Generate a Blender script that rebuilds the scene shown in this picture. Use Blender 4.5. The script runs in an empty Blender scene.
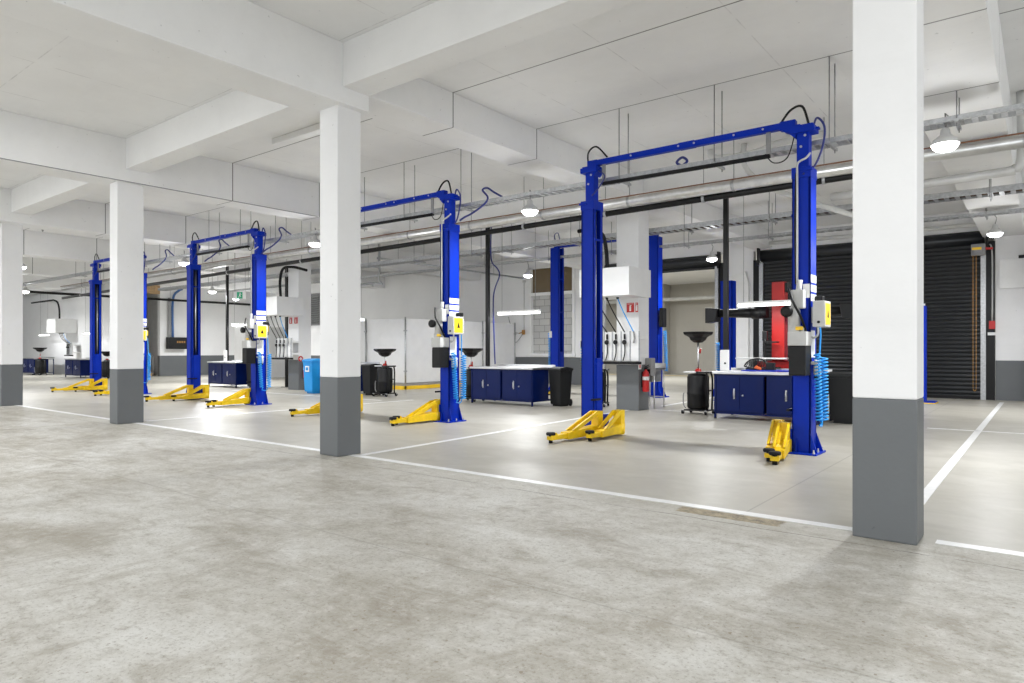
import bpy, bmesh, math, random
from mathutils import Vector, Matrix
random.seed(7)
PI = math.pi
COL = bpy.context.scene.collection

# ------------------------------------------------------------------ materials
def nmat(name):
    m = bpy.data.materials.new(name); m.use_nodes = True
    nt = m.node_tree
    return m, nt, nt.nodes['Principled BSDF']

def setp(b, col=None, rough=None, metal=None, coat=None, spec=None):
    if col is not None: b.inputs['Base Color'].default_value = (*col, 1)
    if rough is not None: b.inputs['Roughness'].default_value = rough
    if metal is not None: b.inputs['Metallic'].default_value = metal
    if coat is not None:
        b.inputs['Coat Weight'].default_value = coat; b.inputs['Coat Roughness'].default_value = .08
    if spec is not None: b.inputs['Specular IOR Level'].default_value = spec

def mix(nt, fac, a, b, mode='MIX'):
    n = nt.nodes.new('ShaderNodeMix'); n.data_type = 'RGBA'; n.blend_type = mode; n.clamp_factor = True
    for s, v in ((0, fac), (6, a), (7, b)):
        if hasattr(v, 'links') or isinstance(v, bpy.types.NodeSocket): nt.links.new(v, n.inputs[s])
        elif s == 0: n.inputs[0].default_value = v
        else: n.inputs[s].default_value = (*v, 1)
    return n.outputs[2]

def math_n(nt, op, a, b=0.0, c=None):
    n = nt.nodes.new('ShaderNodeMath'); n.operation = op
    for i, v in enumerate((a, b, c)):
        if v is None: continue
        if isinstance(v, bpy.types.NodeSocket): nt.links.new(v, n.inputs[i])
        else: n.inputs[i].default_value = v
    return n.outputs[0]

def noise(nt, vec, scale, detail=4, rough=.6, dist=0):
    n = nt.nodes.new('ShaderNodeTexNoise'); n.inputs['Scale'].default_value = scale
    n.inputs['Detail'].default_value = detail; n.inputs['Roughness'].default_value = rough
    n.inputs['Distortion'].default_value = dist
    nt.links.new(vec, n.inputs['Vector']); return n.outputs['Fac']

def ramp(nt, fac, lo, hi):
    n = nt.nodes.new('ShaderNodeMapRange'); n.clamp = True
    nt.links.new(fac, n.inputs[0]); n.inputs[1].default_value = lo; n.inputs[2].default_value = hi
    return n.outputs[0]

def position(nt):
    g = nt.nodes.new('ShaderNodeNewGeometry'); s = nt.nodes.new('ShaderNodeSeparateXYZ')
    nt.links.new(g.outputs['Position'], s.inputs[0])
    return g.outputs['Position'], s.outputs[0], s.outputs[1], s.outputs[2]

def scaled(nt, vec, sx, sy, sz):
    n = nt.nodes.new('ShaderNodeMapping'); n.inputs['Scale'].default_value = (sx, sy, sz)
    nt.links.new(vec, n.inputs[0]); return n.outputs[0]

def line_at(nt, coord, at, half):          # 1 where |coord-at| < half
    return math_n(nt, 'LESS_THAN', math_n(nt, 'ABSOLUTE', math_n(nt, 'SUBTRACT', coord, at)), half)

def line_rep(nt, coord, period, off, half):
    w = math_n(nt, 'PINGPONG', math_n(nt, 'SUBTRACT', coord, off), period / 2)
    return math_n(nt, 'LESS_THAN', w, half)

def bump(nt, b, h, strength, dist=.02):
    n = nt.nodes.new('ShaderNodeBump'); n.inputs['Strength'].default_value = strength
    n.inputs['Distance'].default_value = dist
    nt.links.new(h, n.inputs['Height']); nt.links.new(n.outputs[0], b.inputs['Normal'])

def simple(name, col, rough=.5, metal=0, coat=None, var=.06, scale=3.0, spec=None):
    m, nt, b = nmat(name); setp(b, col, rough, metal, coat, spec)
    pos, *_ = position(nt)
    f = noise(nt, pos, scale)
    dark = tuple(c * (1 - var * 2) for c in col); light = tuple(min(1, c * (1 + var)) for c in col)
    nt.links.new(mix(nt, ramp(nt, f, .3, .7), dark, light), b.inputs['Base Color'])
    return m

def emit(name, col, strength):
    m, nt, b = nmat(name); setp(b, (.9, .9, .9), .4)
    b.inputs['Emission Color'].default_value = (*col, 1); b.inputs['Emission Strength'].default_value = strength
    return m

def painted_concrete(name, col, joints=True, seams=False, rough=.6):
    m, nt, b = nmat(name); setp(b, col, rough)
    pos, x, y, z = position(nt)
    f = noise(nt, pos, 1.1, 6, .65); g = noise(nt, scaled(nt, pos, .6, 6, 6), 1.0, 5, .6)
    c = mix(nt, ramp(nt, f, .3, .75), tuple(v * .95 for v in col), tuple(min(1, v * 1.02) for v in col))
    c = mix(nt, math_n(nt, 'MULTIPLY', ramp(nt, g, .55, .8), .22), c, tuple(v * .86 for v in col))
    pits = noise(nt, pos, 16, 2, .5)
    c = mix(nt, math_n(nt, 'MULTIPLY', math_n(nt, 'GREATER_THAN', pits, .745), .45), c, tuple(v * .5 for v in col))
    if seams:
        w = noise(nt, pos, 2.5, 3)
        s = math_n(nt, 'MAXIMUM', line_rep(nt, x, 1.56, .3, .008), line_rep(nt, y, 2.12, 1.07, .008))
        c = mix(nt, math_n(nt, 'MULTIPLY', math_n(nt, 'MULTIPLY', s, ramp(nt, w, .42, .6)), .4), c, tuple(v * .45 for v in col))
    if joints:
        s = math_n(nt, 'MAXIMUM', line_at(nt, y, 7.43, .011), line_at(nt, y, 9.55, .011))
        c = mix(nt, math_n(nt, 'MULTIPLY', s, .8), c, (.08, .08, .075))
    nt.links.new(c, b.inputs['Base Color'])
    bump(nt, b, noise(nt, pos, 30, 5), .12, .01)
    return m

M = {}
M['ceiling'] = painted_concrete('ceiling_paint', (.86, .86, .855), True, True)
M['beam'] = painted_concrete('beam_paint', (.86, .86, .855), True, False)
M['wall'] = painted_concrete('wall_paint', (.86, .86, .86), False, False)
M['column_white'] = painted_concrete('column_white_paint', (.83, .83, .83), False)
M['column_grey'] = painted_concrete('column_grey_paint', (.130, .139, .145), False, False, .45)
M['bare'] = painted_concrete('bare_concrete', (.47, .45, .405), False, True, .8)
M['blue'] = simple('lift_blue_enamel', (.0, .026, .41), .40, 0, None, .05, 2, .16)
M['blue_light'] = simple('pale_blue_bin_plastic', (.015, .30, .72), .42)
M['coil'] = simple('sky_blue_hose', (.02, .33, .80), .35)
M['navy'] = simple('navy_cabinet_enamel', (.001, .008, .070), .27, 0, None, .08, 1.5, .2)
M['yellow'] = simple('yellow_enamel', (.86, .57, .004), .4, 0, None, .08, 8)
M['yellow_label'] = simple('yellow_label', (.95, .60, .02), .45)
M['orange'] = simple('orange_plastic', (.8, .14, .02), .4)
M['red'] = simple('red_enamel', (.42, .012, .010), .34, 0, None, .06, 3, .35)
M['sign_red'] = simple('sign_red', (.55, .02, .02), .45)
M['green'] = simple('exit_green', (.01, .42, .20), .4)
M['black'] = simple('black_plastic', (.006, .006, .0065), .42, 0, None, .06, 3, .3)
M['rubber'] = simple('black_rubber', (.010, .010, .011), .65, 0, None, .06, 3, .25)
M['bin_black'] = simple('charcoal_bin_plastic', (.009, .0095, .01), .5, 0, None, .06, 3, .3)
M['blue_cable'] = simple('dark_blue_cable', (.02, .03, .2), .45)
M['grey_light'] = simple('light_grey_enamel', (.58, .58, .57), .4)
M['grey_mid'] = simple('mid_grey_enamel', (.28, .28, .28), .45)
M['white_box'] = simple('white_enamel', (.84, .84, .83), .4, 0, None, .02)
M['steel'] = simple('brushed_steel', (.62, .62, .62), .3, 1)
M['galv'] = simple('galvanised_steel', (.50, .51, .52), .42, .8, None, .12, 20)
M['galv_dark'] = simple('dull_galvanised_wire', (.33, .33, .33), .5, .6, None, .12, 20)
M['pipe'] = simple('grey_painted_pipe', (.60, .60, .585), .38, .15)
M['alu'] = simple('aluminium_cladding', (.74, .74, .73), .30, .85, None, .08, 6)
M['pvc'] = simple('off_white_pipe', (.66, .66, .64), .45)
M['copper'] = simple('copper_pipe', (.22, .10, .05), .5, .4)
M['blackpipe'] = simple('black_painted_pipe', (.007, .007, .007), .4, 0, None, .06, 3, .3)
M['wires'] = simple('cable_bundle_brown', (.16, .10, .07), .6, 0, None, .5, 30)
M['screen'] = simple('white_screen_panel', (.80, .80, .80), .42, 0, None, .02)
M['wood'] = simple('raw_plywood', (.50, .33, .17), .6, 0, None, .15, 8)
M['brass'] = simple('brass_fitting', (.45, .24, .08), .4, .8)
M['glow'] = emit('lamp_lens_glow', (1, 1, 1), 9)
M['tube_glow'] = emit('tube_glow', (1, 1, 1), 6)
M['sign_glow'] = emit('exit_sign_face', (.85, 1, .92), .5)
M['line'] = simple('white_line_paint', (.80, .80, .79), .35, 0, None, .05, 5)
M['line_yellow'] = simple('yellow_line_paint', (.75, .52, .05), .5)
M['blockwall'] = painted_concrete('grey_block', (.50, .50, .48), False, False, .8)

def mat_block():
    m, nt, b = nmat('grey_blockwork'); setp(b, (.4, .4, .4), .8)
    pos, x, y, z = position(nt)
    br = nt.nodes.new('ShaderNodeTexBrick')
    cm = nt.nodes.new('ShaderNodeCombineXYZ'); nt.links.new(x, cm.inputs[0]); nt.links.new(z, cm.inputs[1])
    nt.links.new(cm.outputs[0], br.inputs['Vector'])
    br.inputs['Scale'].default_value = .95; br.inputs['Mortar Size'].default_value = .012
    br.inputs['Color1'].default_value = (.50, .50, .49, 1); br.inputs['Color2'].default_value = (.58, .58, .56, 1)
    br.inputs['Mortar'].default_value = (.30, .30, .29, 1)
    nt.links.new(br.outputs[0], b.inputs['Base Color']); return m
M['block'] = mat_block()

def mat_floor_bare():
    m, nt, b = nmat('parking_concrete'); setp(b, (.4, .38, .33), .62)
    pos, x, y, z = position(nt)
    A = noise(nt, scaled(nt, pos, .45, .7, 1), 1.0, 9, .70, .6)
    B = noise(nt, scaled(nt, pos, .8, 1.3, 1), 1.7, 9, .74, .5)
    D = noise(nt, pos, 9, 8, .8)
    S = noise(nt, pos, 42, 4, .8)
    c = mix(nt, ramp(nt, A, .38, .62), (.355, .33, .28), (.57, .56, .525))
    c = mix(nt, math_n(nt, 'MULTIPLY', ramp(nt, B, .5, .68), .65), c, (.63, .625, .60))
    c = mix(nt, math_n(nt, 'MULTIPLY', ramp(nt, B, .48, .36), .6), c, (.275, .245, .195))
    c = mix(nt, math_n(nt, 'MULTIPLY', ramp(nt, D, .52, .66), .45), c, (.68, .67, .64))
    c = mix(nt, math_n(nt, 'MULTIPLY', ramp(nt, D, .47, .34), .55), c, (.24, .215, .17))
    c = mix(nt, math_n(nt, 'MULTIPLY', ramp(nt, S, .47, .34), .6), c, (.19, .165, .12))
    c = mix(nt, math_n(nt, 'MULTIPLY', ramp(nt, S, .60, .72), .5), c, (.72, .71, .68))
    # scattered grit and rust coloured specks
    V = noise(nt, pos, 26, 2, .4)
    c = mix(nt, math_n(nt, 'MULTIPLY', math_n(nt, 'GREATER_THAN', V, .735), .6), c, (.20, .15, .09))
    # long trowel swirls and tyre scuffs
    E = noise(nt, scaled(nt, pos, .35, 1.8, 1), 1.3, 7, .72, 2.2)
    c = mix(nt, math_n(nt, 'MULTIPLY', ramp(nt, E, .55, .68), .32), c, (.67, .66, .63))
    E2 = noise(nt, scaled(nt, pos, 1.5, .5, 1), 1.1, 7, .75, 1.5)
    c = mix(nt, math_n(nt, 'MULTIPLY', ramp(nt, E2, .55, .66), .5), c, (.315, .285, .235))
    # darker dusty strip by the paint edge, crack lines and sawn joints
    strip = math_n(nt, 'MULTIPLY', ramp(nt, y, 4.6, 5.3), ramp(nt, B, .42, .6))
    c = mix(nt, math_n(nt, 'MULTIPLY', strip, .4), c, (.33, .31, .25))
    wob = math_n(nt, 'ADD', y, math_n(nt, 'MULTIPLY', noise(nt, pos, 3, 4), .06))
    c = mix(nt, math_n(nt, 'MULTIPLY', math_n(nt, 'MULTIPLY', line_at(nt, wob, 5.21, .007), ramp(nt, B, .4, .55)), .75), c, (.09, .08, .06))
    c = mix(nt, math_n(nt, 'MULTIPLY', line_at(nt, x, -13.9, .012), .25), c, (.14, .13, .1))
    c = mix(nt, math_n(nt, 'MULTIPLY', line_at(nt, y, 3.1, .008), .25), c, (.14, .13, .1))
    # broken brownish patch beside the white line
    px_ = math_n(nt, 'SUBTRACT', 1.0, math_n(nt, 'MULTIPLY', math_n(nt, 'ABSOLUTE', math_n(nt, 'ADD', x, 2.02)), 1.9))
    py_ = math_n(nt, 'SUBTRACT', 1.0, math_n(nt, 'MULTIPLY', math_n(nt, 'ABSOLUTE', math_n(nt, 'SUBTRACT', y, 5.43)), 6.5))
    pm = math_n(nt, 'MULTIPLY', math_n(nt, 'MINIMUM', px_, py_), math_n(nt, 'ADD', noise(nt, pos, 7, 5), .4))
    c = mix(nt, math_n(nt, 'MULTIPLY', ramp(nt, pm, .14, .2), .8), c, mix(nt, ramp(nt, D, .4, .6), (.10, .075, .035), (.40, .32, .18)))
    nt.links.new(c, b.inputs['Base Color'])
    r = nt.nodes.new('ShaderNodeMapRange'); nt.links.new(A, r.inputs[0])
    r.inputs[1].default_value = .3; r.inputs[2].default_value = .7; r.inputs[3].default_value = .55; r.inputs[4].default_value = .75
    nt.links.new(r.outputs[0], b.inputs['Roughness'])
    bump(nt, b, S, .35, .008)
    return m
M['floor_bare'] = mat_floor_bare()

def mat_floor_epoxy():
    m, nt, b = nmat('sealed_workshop_concrete'); setp(b, (.5, .48, .44), .37, 0, None, .21)
    pos, x, y, z = position(nt)
    A = noise(nt, scaled(nt, pos, .8, .8, 1), .8, 7, .65, .6)
    B = noise(nt, pos, 2.2, 8, .72)
    c = mix(nt, ramp(nt, A, .3, .7), (.355, .335, .285), (.46, .44, .39))
    c = mix(nt, math_n(nt, 'MULTIPLY', ramp(nt, B, .5, .72), .4), c, (.53, .51, .46))
    c = mix(nt, math_n(nt, 'MULTIPLY', ramp(nt, noise(nt, scaled(nt, pos, .6, 1.2, 1), 1.6, 6, .6, .5), .50, .36), .35), c, (.31, .295, .25))
    c = mix(nt, math_n(nt, 'MULTIPLY', line_at(nt, x, -1.95, .008), .55), c, (.2, .19, .16))
    nt.links.new(c, b.inputs['Base Color'])
    bump(nt, b, noise(nt, pos, 3, 2), .04, .01)
    return m
M['floor_epoxy'] = mat_floor_epoxy()

# ------------------------------------------------------------------ mesh builder
class MB:
    def __init__(s): s.bm = bmesh.new()
    def _merge(s, t, mat=None):
        if mat is not None: t.transform(mat)
        me = bpy.data.meshes.new('t'); t.to_mesh(me); t.free(); s.bm.from_mesh(me); bpy.data.meshes.remove(me)
    def box(s, x0, x1, y0, y1, z0, z1, bev=0, mat=None):
        t = bmesh.new(); bmesh.ops.create_cube(t, size=1)
        for v in t.verts:
            v.co = Vector((x0 + (v.co.x + .5) * (x1 - x0), y0 + (v.co.y + .5) * (y1 - y0), z0 + (v.co.z + .5) * (z1 - z0)))
        if bev: bmesh.ops.bevel(t, geom=t.edges[:], offset=bev, segments=2, affect='EDGES', profile=.6)
        s._merge(t, mat); return s
    def prism(s, pts, axis, lo, hi, bev=0, mat=None):
        # pts: 2D polygon in the two other axes (cyclic order); axis 'x','y','z'
        t = bmesh.new()
        def mk(p, h):
            return {'x': (h, p[0], p[1]), 'y': (p[0], h, p[1]), 'z': (p[0], p[1], h)}[axis]
        a = [t.verts.new(mk(p, lo)) for p in pts]; b = [t.verts.new(mk(p, hi)) for p in pts]
        n = len(pts)
        t.faces.new(a); t.faces.new(b[::-1])
        for i in range(n): t.faces.new((a[i], b[i], b[(i + 1) % n], a[(i + 1) % n]))
        bmesh.ops.recalc_face_normals(t, faces=t.faces[:])
        if bev: bmesh.ops.bevel(t, geom=t.edges[:], offset=bev, segments=2, affect='EDGES', profile=.6)
        s._merge(t, mat); return s
    def tube(s, pts, r, seg=8, smooth=0, taper=None):
        P = [Vector(p) for p in pts]
        if smooth: P = catmull(P, smooth)
        t = bmesh.new(); rings = []
        n = len(P); up = None
        for i, p in enumerate(P):
            d = (P[min(i + 1, n - 1)] - P[max(i - 1, 0)]).normalized()
            if up is None:
                up = Vector((0, 0, 1)) if abs(d.z) < .9 else Vector((1, 0, 0))
            a = d.cross(up)
            if a.length < 1e-4: a = d.cross(Vector((0, 1, 0)))
            a.normalize(); b = a.cross(d).normalized(); up = b
            rr = r if taper is None else r + (taper - r) * i / (n - 1)
            rings.append([t.verts.new(p + (a * math.cos(k * 2 * PI / seg) + b * math.sin(k * 2 * PI / seg)) * rr) for k in range(seg)])
        for i in range(n - 1):
            for k in range(seg):
                f = t.faces.new((rings[i][k], rings[i][(k + 1) % seg], rings[i + 1][(k + 1) % seg], rings[i + 1][k])); f.smooth = True
        t.faces.new(rings[0][::-1]); t.faces.new(rings[-1])
        bmesh.ops.recalc_face_normals(t, faces=t.faces[:])
        s._merge(t); return s
    def lathe(s, prof, c=(0, 0, 0), seg=20, mat=None):   # prof: (radius, z)
        t = bmesh.new(); rings = []
        for (r, z) in prof:
            r = max(r, .0005)
            rings.append([t.verts.new((c[0] + r * math.cos(k * 2 * PI / seg), c[1] + r * math.sin(k * 2 * PI / seg), c[2] + z)) for k in range(seg)])
        for i in range(len(prof) - 1):
            for k in range(seg):
                f = t.faces.new((rings[i][k], rings[i][(k + 1) % seg], rings[i + 1][(k + 1) % seg], rings[i + 1][k]))
                f.smooth = seg > 8
        t.faces.new(rings[0][::-1]); t.faces.new(rings[-1])
        bmesh.ops.recalc_face_normals(t, faces=t.faces[:])
        s._merge(t, mat); return s
    def cyl(s, p0, p1, r, seg=12): return s.tube([p0, p1], r, seg)
    def build(s, name, mat, parent=None, loc=None):
        me = bpy.data.meshes.new(name); s.bm.to_mesh(me); s.bm.free()
        me.materials.append(M[mat] if isinstance(mat, str) else mat)
        o = bpy.data.objects.new(name, me); COL.objects.link(o)
        if parent: o.parent = parent
        if loc: o.location = loc
        return o

def catmull(P, n):
    out = []
    for i in range(len(P) - 1):
        p0 = P[max(i - 1, 0)]; p1 = P[i]; p2 = P[i + 1]; p3 = P[min(i + 2, len(P) - 1)]
        for k in range(n):
            t = k / n
            out.append(.5 * ((2 * p1) + (p2 - p0) * t + (2 * p0 - 5 * p1 + 4 * p2 - p3) * t * t + (3 * p1 - p0 - 3 * p2 + p3) * t ** 3))
    out.append(P[-1]); return out

def frame(p, ang):   # local->parent transform: rotate about z then move
    return Matrix.Translation(Vector(p)) @ Matrix.Rotation(ang, 4, 'Z')

def tag(o, label, cat=None, group=None, kind=None):
    o['label'] = label
    if cat: o['category'] = cat
    if group: o['group'] = group
    if kind: o['kind'] = kind
    return o
def thing(name, label, cat, loc=(0, 0, 0), rz=0, group=None):
    o = bpy.data.objects.new(name, None); COL.objects.link(o); o.empty_display_size = .2
    o.location = loc; o.rotation_euler = (0, 0, rz)
    return tag(o, label, cat, group)
def kids(o): return [c for c in ALLKIDS(o)]
def ALLKIDS(o): return [c for c in COL.objects if c.parent is o]
def copy_tree(o, parent=None):
    c = o.copy(); COL.objects.link(c)
    if parent: c.parent = parent
    for ch in ALLKIDS(o): copy_tree(ch, c)
    return c
def struct(name, mb, mat, label, cat, parent=None):
    o = mb.build(name, mat, parent); o['kind'] = 'structure'; o['label'] = label; o['category'] = cat
    return o

# ================================================================== SETTING
CEIL = 5.19
struct('floor', MB().box(-70, 14, -14, 5.5, -.25, 0), 'floor_bare', 'bare stained concrete parking floor in the foreground', 'floor')
struct('floor_workshop', MB().box(-70, 14, 5.5, 40, -.25, 0), 'floor_epoxy', 'shiny sealed pale concrete floor of the workshop bays', 'floor')
struct('ceiling', MB().box(-70, 14, -14, 40, CEIL, CEIL + .3), 'ceiling', 'white painted concrete ceiling slab', 'ceiling')

# painted lines on the floor
LINE_T = .004
def line(x0, x1, y0, y1, label, mat='line'):
    struct('floor_line', MB().box(x0, x1, y0, y1, .0005, LINE_T), mat, label, 'floor line')
line(-1.1, -60, 5.52, 5.63, 'long white line along the front edge of the workshop floor left of the nearest column')
line(-.6, 6, 5.52, 5.63, 'short white line along the workshop edge right of the nearest column')
line(-.92, -.825, 5.72, 21.6, 'wide white lane line running back to the roller door right of the nearest column')
line(-1.6, 6, 13.62, 13.70, 'thin white cross line on the floor at far right')
line(-6.98, -6.86, 5.9, 8.3, 'white bay line beside the second column from right') if 0 else None

def slanted(x0, y0, x1, y1, w, label):
    d = Vector((x1 - x0, y1 - y0, 0)).normalized(); n = Vector((-d.y, d.x, 0)) * w / 2
    pts = [(x0 + n.x, y0 + n.y), (x1 + n.x, y1 + n.y), (x1 - n.x, y1 - n.y), (x0 - n.x, y0 - n.y)]
    struct('floor_line', MB().prism(pts, 'z', .0005, LINE_T), 'line', label, 'floor line')
slanted(-6.88, 5.66, -7.4, 14.0, .1, 'white bay line running back from the second column toward the grey pedestal')
slanted(-13.4, 5.84, -13.45, 12.8, .1, 'white bay line running back from the second column from left')
slanted(-7.25, 15.1, -7.45, 19.0, .1, 'white bay line behind the oil station column')
line(-21.5, -14.0, 12.1, 12.2, 'white cross line in front of the wash bay screens')
line(-14.6, -12.0, 15.1, 15.2, 'faint white cross line beside the yellow kerb') if 0 else None
line(-6.9, -6.0, 14.0, 14.08, 'short white line beside the grey pedestal')
line(-26, -20, 12.1, 12.2, 'white cross line near the blue recycling bin') if 0 else None
struct('floor_line', MB().box(-22, -10, 33.6, 33.85, .0005, .004), 'line_yellow', 'yellow line on the floor of the bay beyond the open door', 'floor line')

# columns of the front row and the second row
def column(x0, x1, y0, y1, top, band, label):
    t = thing('column', label, 'column', ((x0 + x1) / 2, (y0 + y1) / 2, 0)); t['kind'] = 'structure'
    w, d = (x1 - x0) / 2, (y1 - y0) / 2
    MB().box(-w, w, -d, d, band, top, .012).build('white_shaft', 'column_white', t)
    MB().box(-w - .001, w + .001, -d - .001, d + .001, 0, band, .012).build('grey_band', 'column_grey', t)
    return t
column(-1.095, -.69, 5.375, 5.71, 4.66, 1.0, 'nearest white column with grey foot, at the right of the picture')
column(-7.36, -6.995, 5.36, 5.73, 4.45, 1.0, 'white column with chipped grey foot, second from right')
column(-13.55, -13.22, 5.26, 5.72, 4.42, 1.0, 'white column with grey foot in front of the leftmost blue lift')
column(-20.12, -19.74, 5.26, 5.7, 4.45, 1.0, 'leftmost white column with grey foot at the picture edge')
column(-7.66, -7.1, 13.6, 14.1, CEIL, 1.02, 'white column behind the nearer oil dispensing station')
column(-20.45, -19.85, 13.6, 14.1, CEIL, 1.02, 'white column behind the farther oil dispensing station')

# beams
def beam(x0, x1, y0, y1, z0, label, mat='beam'):
    return struct('ceiling_beam', MB().box(x0, x1, y0, y1, z0, CEIL, .01), mat, label, 'beam')
beam(-60, 12, 5.37, 5.78, 4.64, 'white girder along the front column row')
beam(-60, 12, 13.55, 13.98, 4.66, 'white girder along the second column row behind the pipes')
beam(-1.33, -.41, 5.78, 22.5, 4.41, 'wide white beam above the nearest column, workshop side')
beam(-1.33, -.41, -14, 5.37, 4.41, 'wide white beam above the nearest column, parking side')
beam(-7.55, -6.9, -14, 5.79, 4.43, 'white beam over the second column from right, parking side')
beam(-7.6, -6.95, 5.78, 22.5, 4.67, 'white beam over the second column from right, workshop side')
beam(-13.78, -13.13, -14, 22.5, 4.41, 'white beam over the third column from right')
beam(-20.05, -19.4, -14, 22.5, 4.41, 'white beam over the leftmost column')
beam(-26.3, -25.65, -14, 22.5, 4.41, 'white beam above the farthest blue lift')
beam(-32.6, -31.95, -14, 22.5, 4.41, 'white beam beyond the farthest blue lift')
beam(-38.9, -38.2, -14, 14.5, 4.41, 'white beam above the far left workbenches')
struct('beam_joint', MB().box(-13.134, -13.124, -14, 9.5, 4.405, 4.42), 'grey_mid', 'dark strip for the shadow gap along the lower edge of the long beam', 'joint')  # grey strip drawn for the shade of a thin gap

# walls
YB = 22.5
def wall(name, x0, x1, y0, y1, z0, z1, mat, label): return struct(name, MB().box(x0, x1, y0, y1, z0, z1), mat, label, 'wall')
DADO = 1.07
def rear(x0, x1, z0, z1, label, n='wall_rear'):
    if z0 < DADO < z1:
        wall(n, x0, x1, YB, YB + .25, DADO, z1, 'wall', 'white upper ' + label)
        wall(n + '_dado', x0, x1, YB - .004, YB + .25, z0, DADO, 'column_grey', 'grey lower ' + label)
    else: wall(n, x0, x1, YB, YB + .25, z0, z1, 'wall', label)
rear(-1.05, 14, 0, CEIL, 'rear wall right of the roller door')
rear(-8.55, -7.55, 0, CEIL, 'rear wall pier between the two roller doors')
rear(-14.5, -13.35, 0, CEIL, 'rear wall pier between the window and the open door')
rear(-36.5, -16.74, 0, CEIL, 'rear wall behind the wash bay screens')
rear(-16.74, -14.5, 0, 1.15, 'rear wall under the window')
rear(-16.74, -14.5, 4.75, CEIL, 'white rear wall strip above the window')
rear(-7.55, -1.05, 4.62, CEIL, 'white rear wall above the closed roller door')
rear(-13.35, -8.55, 4.62, CEIL, 'white rear wall above the open roller door')
wall('wall_left', -36.75, -36.5, 16.6, YB, DADO, CEIL, 'wall', 'white upper left end wall beyond the dark heater box')
wall('wall_left_dado', -36.75, -36.496, 16.6, YB, 0, DADO, 'column_grey', 'grey lower left end wall below the dark heater box')
wall('wall_left_bench', -62, -36.75, 14.55, 14.8, 0, CEIL, 'wall', 'white wall behind the far left workbenches')
wall('wall_left_recess', -40.5, -40.3, 14.8, 19, 0, CEIL, 'grey_light', 'grey wall at the back of the stair recess')
wall('wall_left_recess_side', -40.3, -36.75, 17.0, 17.2, 0, CEIL, 'grey_light', 'grey side wall of the stair recess')
wall('wall_far_left', -62.2, -62, -14, 14.8, 0, CEIL, 'wall', 'white far end wall at the left')
# concrete room beyond the open door
wall('wall_back_room', -40, 0, 37.2, 37.5, 0, CEIL, 'bare', 'bare formed concrete wall beyond the open roller door')
wall('wall_back_room_side', -1.4, -1.1, YB + .25, 37.2, 0, CEIL, 'bare', 'bare concrete side wall of the bay beyond')
wall('wall_back_room_end', -40.2, -40, YB + .25, 37.5, 0, CEIL, 'bare', 'bare concrete end wall of the bay beyond')
struct('column_back_room', MB().box(-18.15, -17.35, 36.4, 37.2, 0, CEIL, .02), 'bare', 'bare concrete column against the wall beyond the open door', 'column')
struct('back_room_pipe', MB().tube([(-30, 36.0, 4.25), (-5, 36.0, 4.25)], .11, 10), 'pvc', 'pale pipe along the concrete wall beyond the open door', 'pipe')

# window in the rear wall
w = thing('window_1', 'tall rear wall window with brown upper pane and grey block behind', 'window', (-15.62, YB, 0)); w['kind'] = 'structure'
fr = MB()
for a in ((-1.12, -1.0, 1.2, 4.75), (1.0, 1.12, 1.2, 4.75)): fr.box(a[0], a[1], -.06, .12, a[2], a[3], .005)
fr.box(-1.15, 1.15, -.1, .12, 1.1, 1.22, .005).box(-1.12, 1.12, -.06, .12, 4.68, 4.78, .005).box(-1.0, 1.0, -.06, .1, 3.58, 3.7, .005)
fr.build('window_frame', 'white_box', w)
MB().box(-1.0, 1.0, .1, .16, 1.2, 3.6).build('lower_panel', 'block', w)
MB().box(-1.0, 1.0, .06, .1, 3.68, 4.7).build('upper_panel', simple('brown_film', (.16, .115, .06), .25, 0, .3), w)

# roller doors
def slat_curtain(x0, x1, z0, z1, y, amp=.028, period=.115):
    t = MB(); bm = t.bm; n = int((z1 - z0) / period * 8)
    prev = None
    for i in range(n + 1):
        z = z0 + (z1 - z0) * i / n
        d = amp * (abs(math.sin(PI * (z - z0) / period)) ** .7)
        a = bm.verts.new((x0, y - d, z)); b = bm.verts.new((x1, y - d, z))
        if prev:
            f = bm.faces.new((prev[0], prev[1], b, a)); f.smooth = False
        prev = (a, b)
    # back sheet gives the curtain thickness
    for i in range(1):
        v = [bm.verts.new(p) for p in ((x0, y + .02, z0), (x1, y + .02, z0), (x1, y + .02, z1), (x0, y + .02, z1))]
        bm.faces.new(v[::-1])
    return t
M['shutter'] = simple('charcoal_shutter_steel', (.026, .028, .031), .30, .35, None, .08, 2)
def roller_door(name, x0, x1, zc, label):
    t = thing(name, label, 'roller door', ((x0 + x1) / 2, YB, 0)); t['kind'] = 'structure'
    hw = (x1 - x0) / 2
    slat_curtain(-hw + .05, hw - .05, zc, 4.4, .02).build('slat_curtain', 'shutter', t)
    MB().tube([(-hw, .05, 4.42), (hw, .05, 4.42)], .2, 20).build('curtain_roll', 'shutter', t)
    for s in (-1, 1):
        MB().box(s * (hw - .02) - .06, s * (hw - .02) + .06, -.1, .02, 0, 4.2, .004).build('guide_rail', 'galv', t)
        MB().box(s * (hw + .14) - .1, s * (hw + .14) + .1, -.06, .0, 0, 4.3).build('rail_backing', 'black', t)
        MB().box(s * (hw + .06) - .02, s * (hw + .06) + .03, -.2, .05, 4.12, 4.68, .005).build('end_bracket', 'black', t)
    return t
d1 = roller_door('door_1', -7.3, -1.3, .01, 'closed charcoal roller door on the right of the rear wall')
MB().box(-2.95, 2.95, -.03, .03, 0.0, .09, .004).build('bottom_bar', 'black', d1)
d2 = roller_door('door_2', -13.2, -8.75, 4.12, 'open charcoal roller door rolled up above a bare concrete bay')
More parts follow.
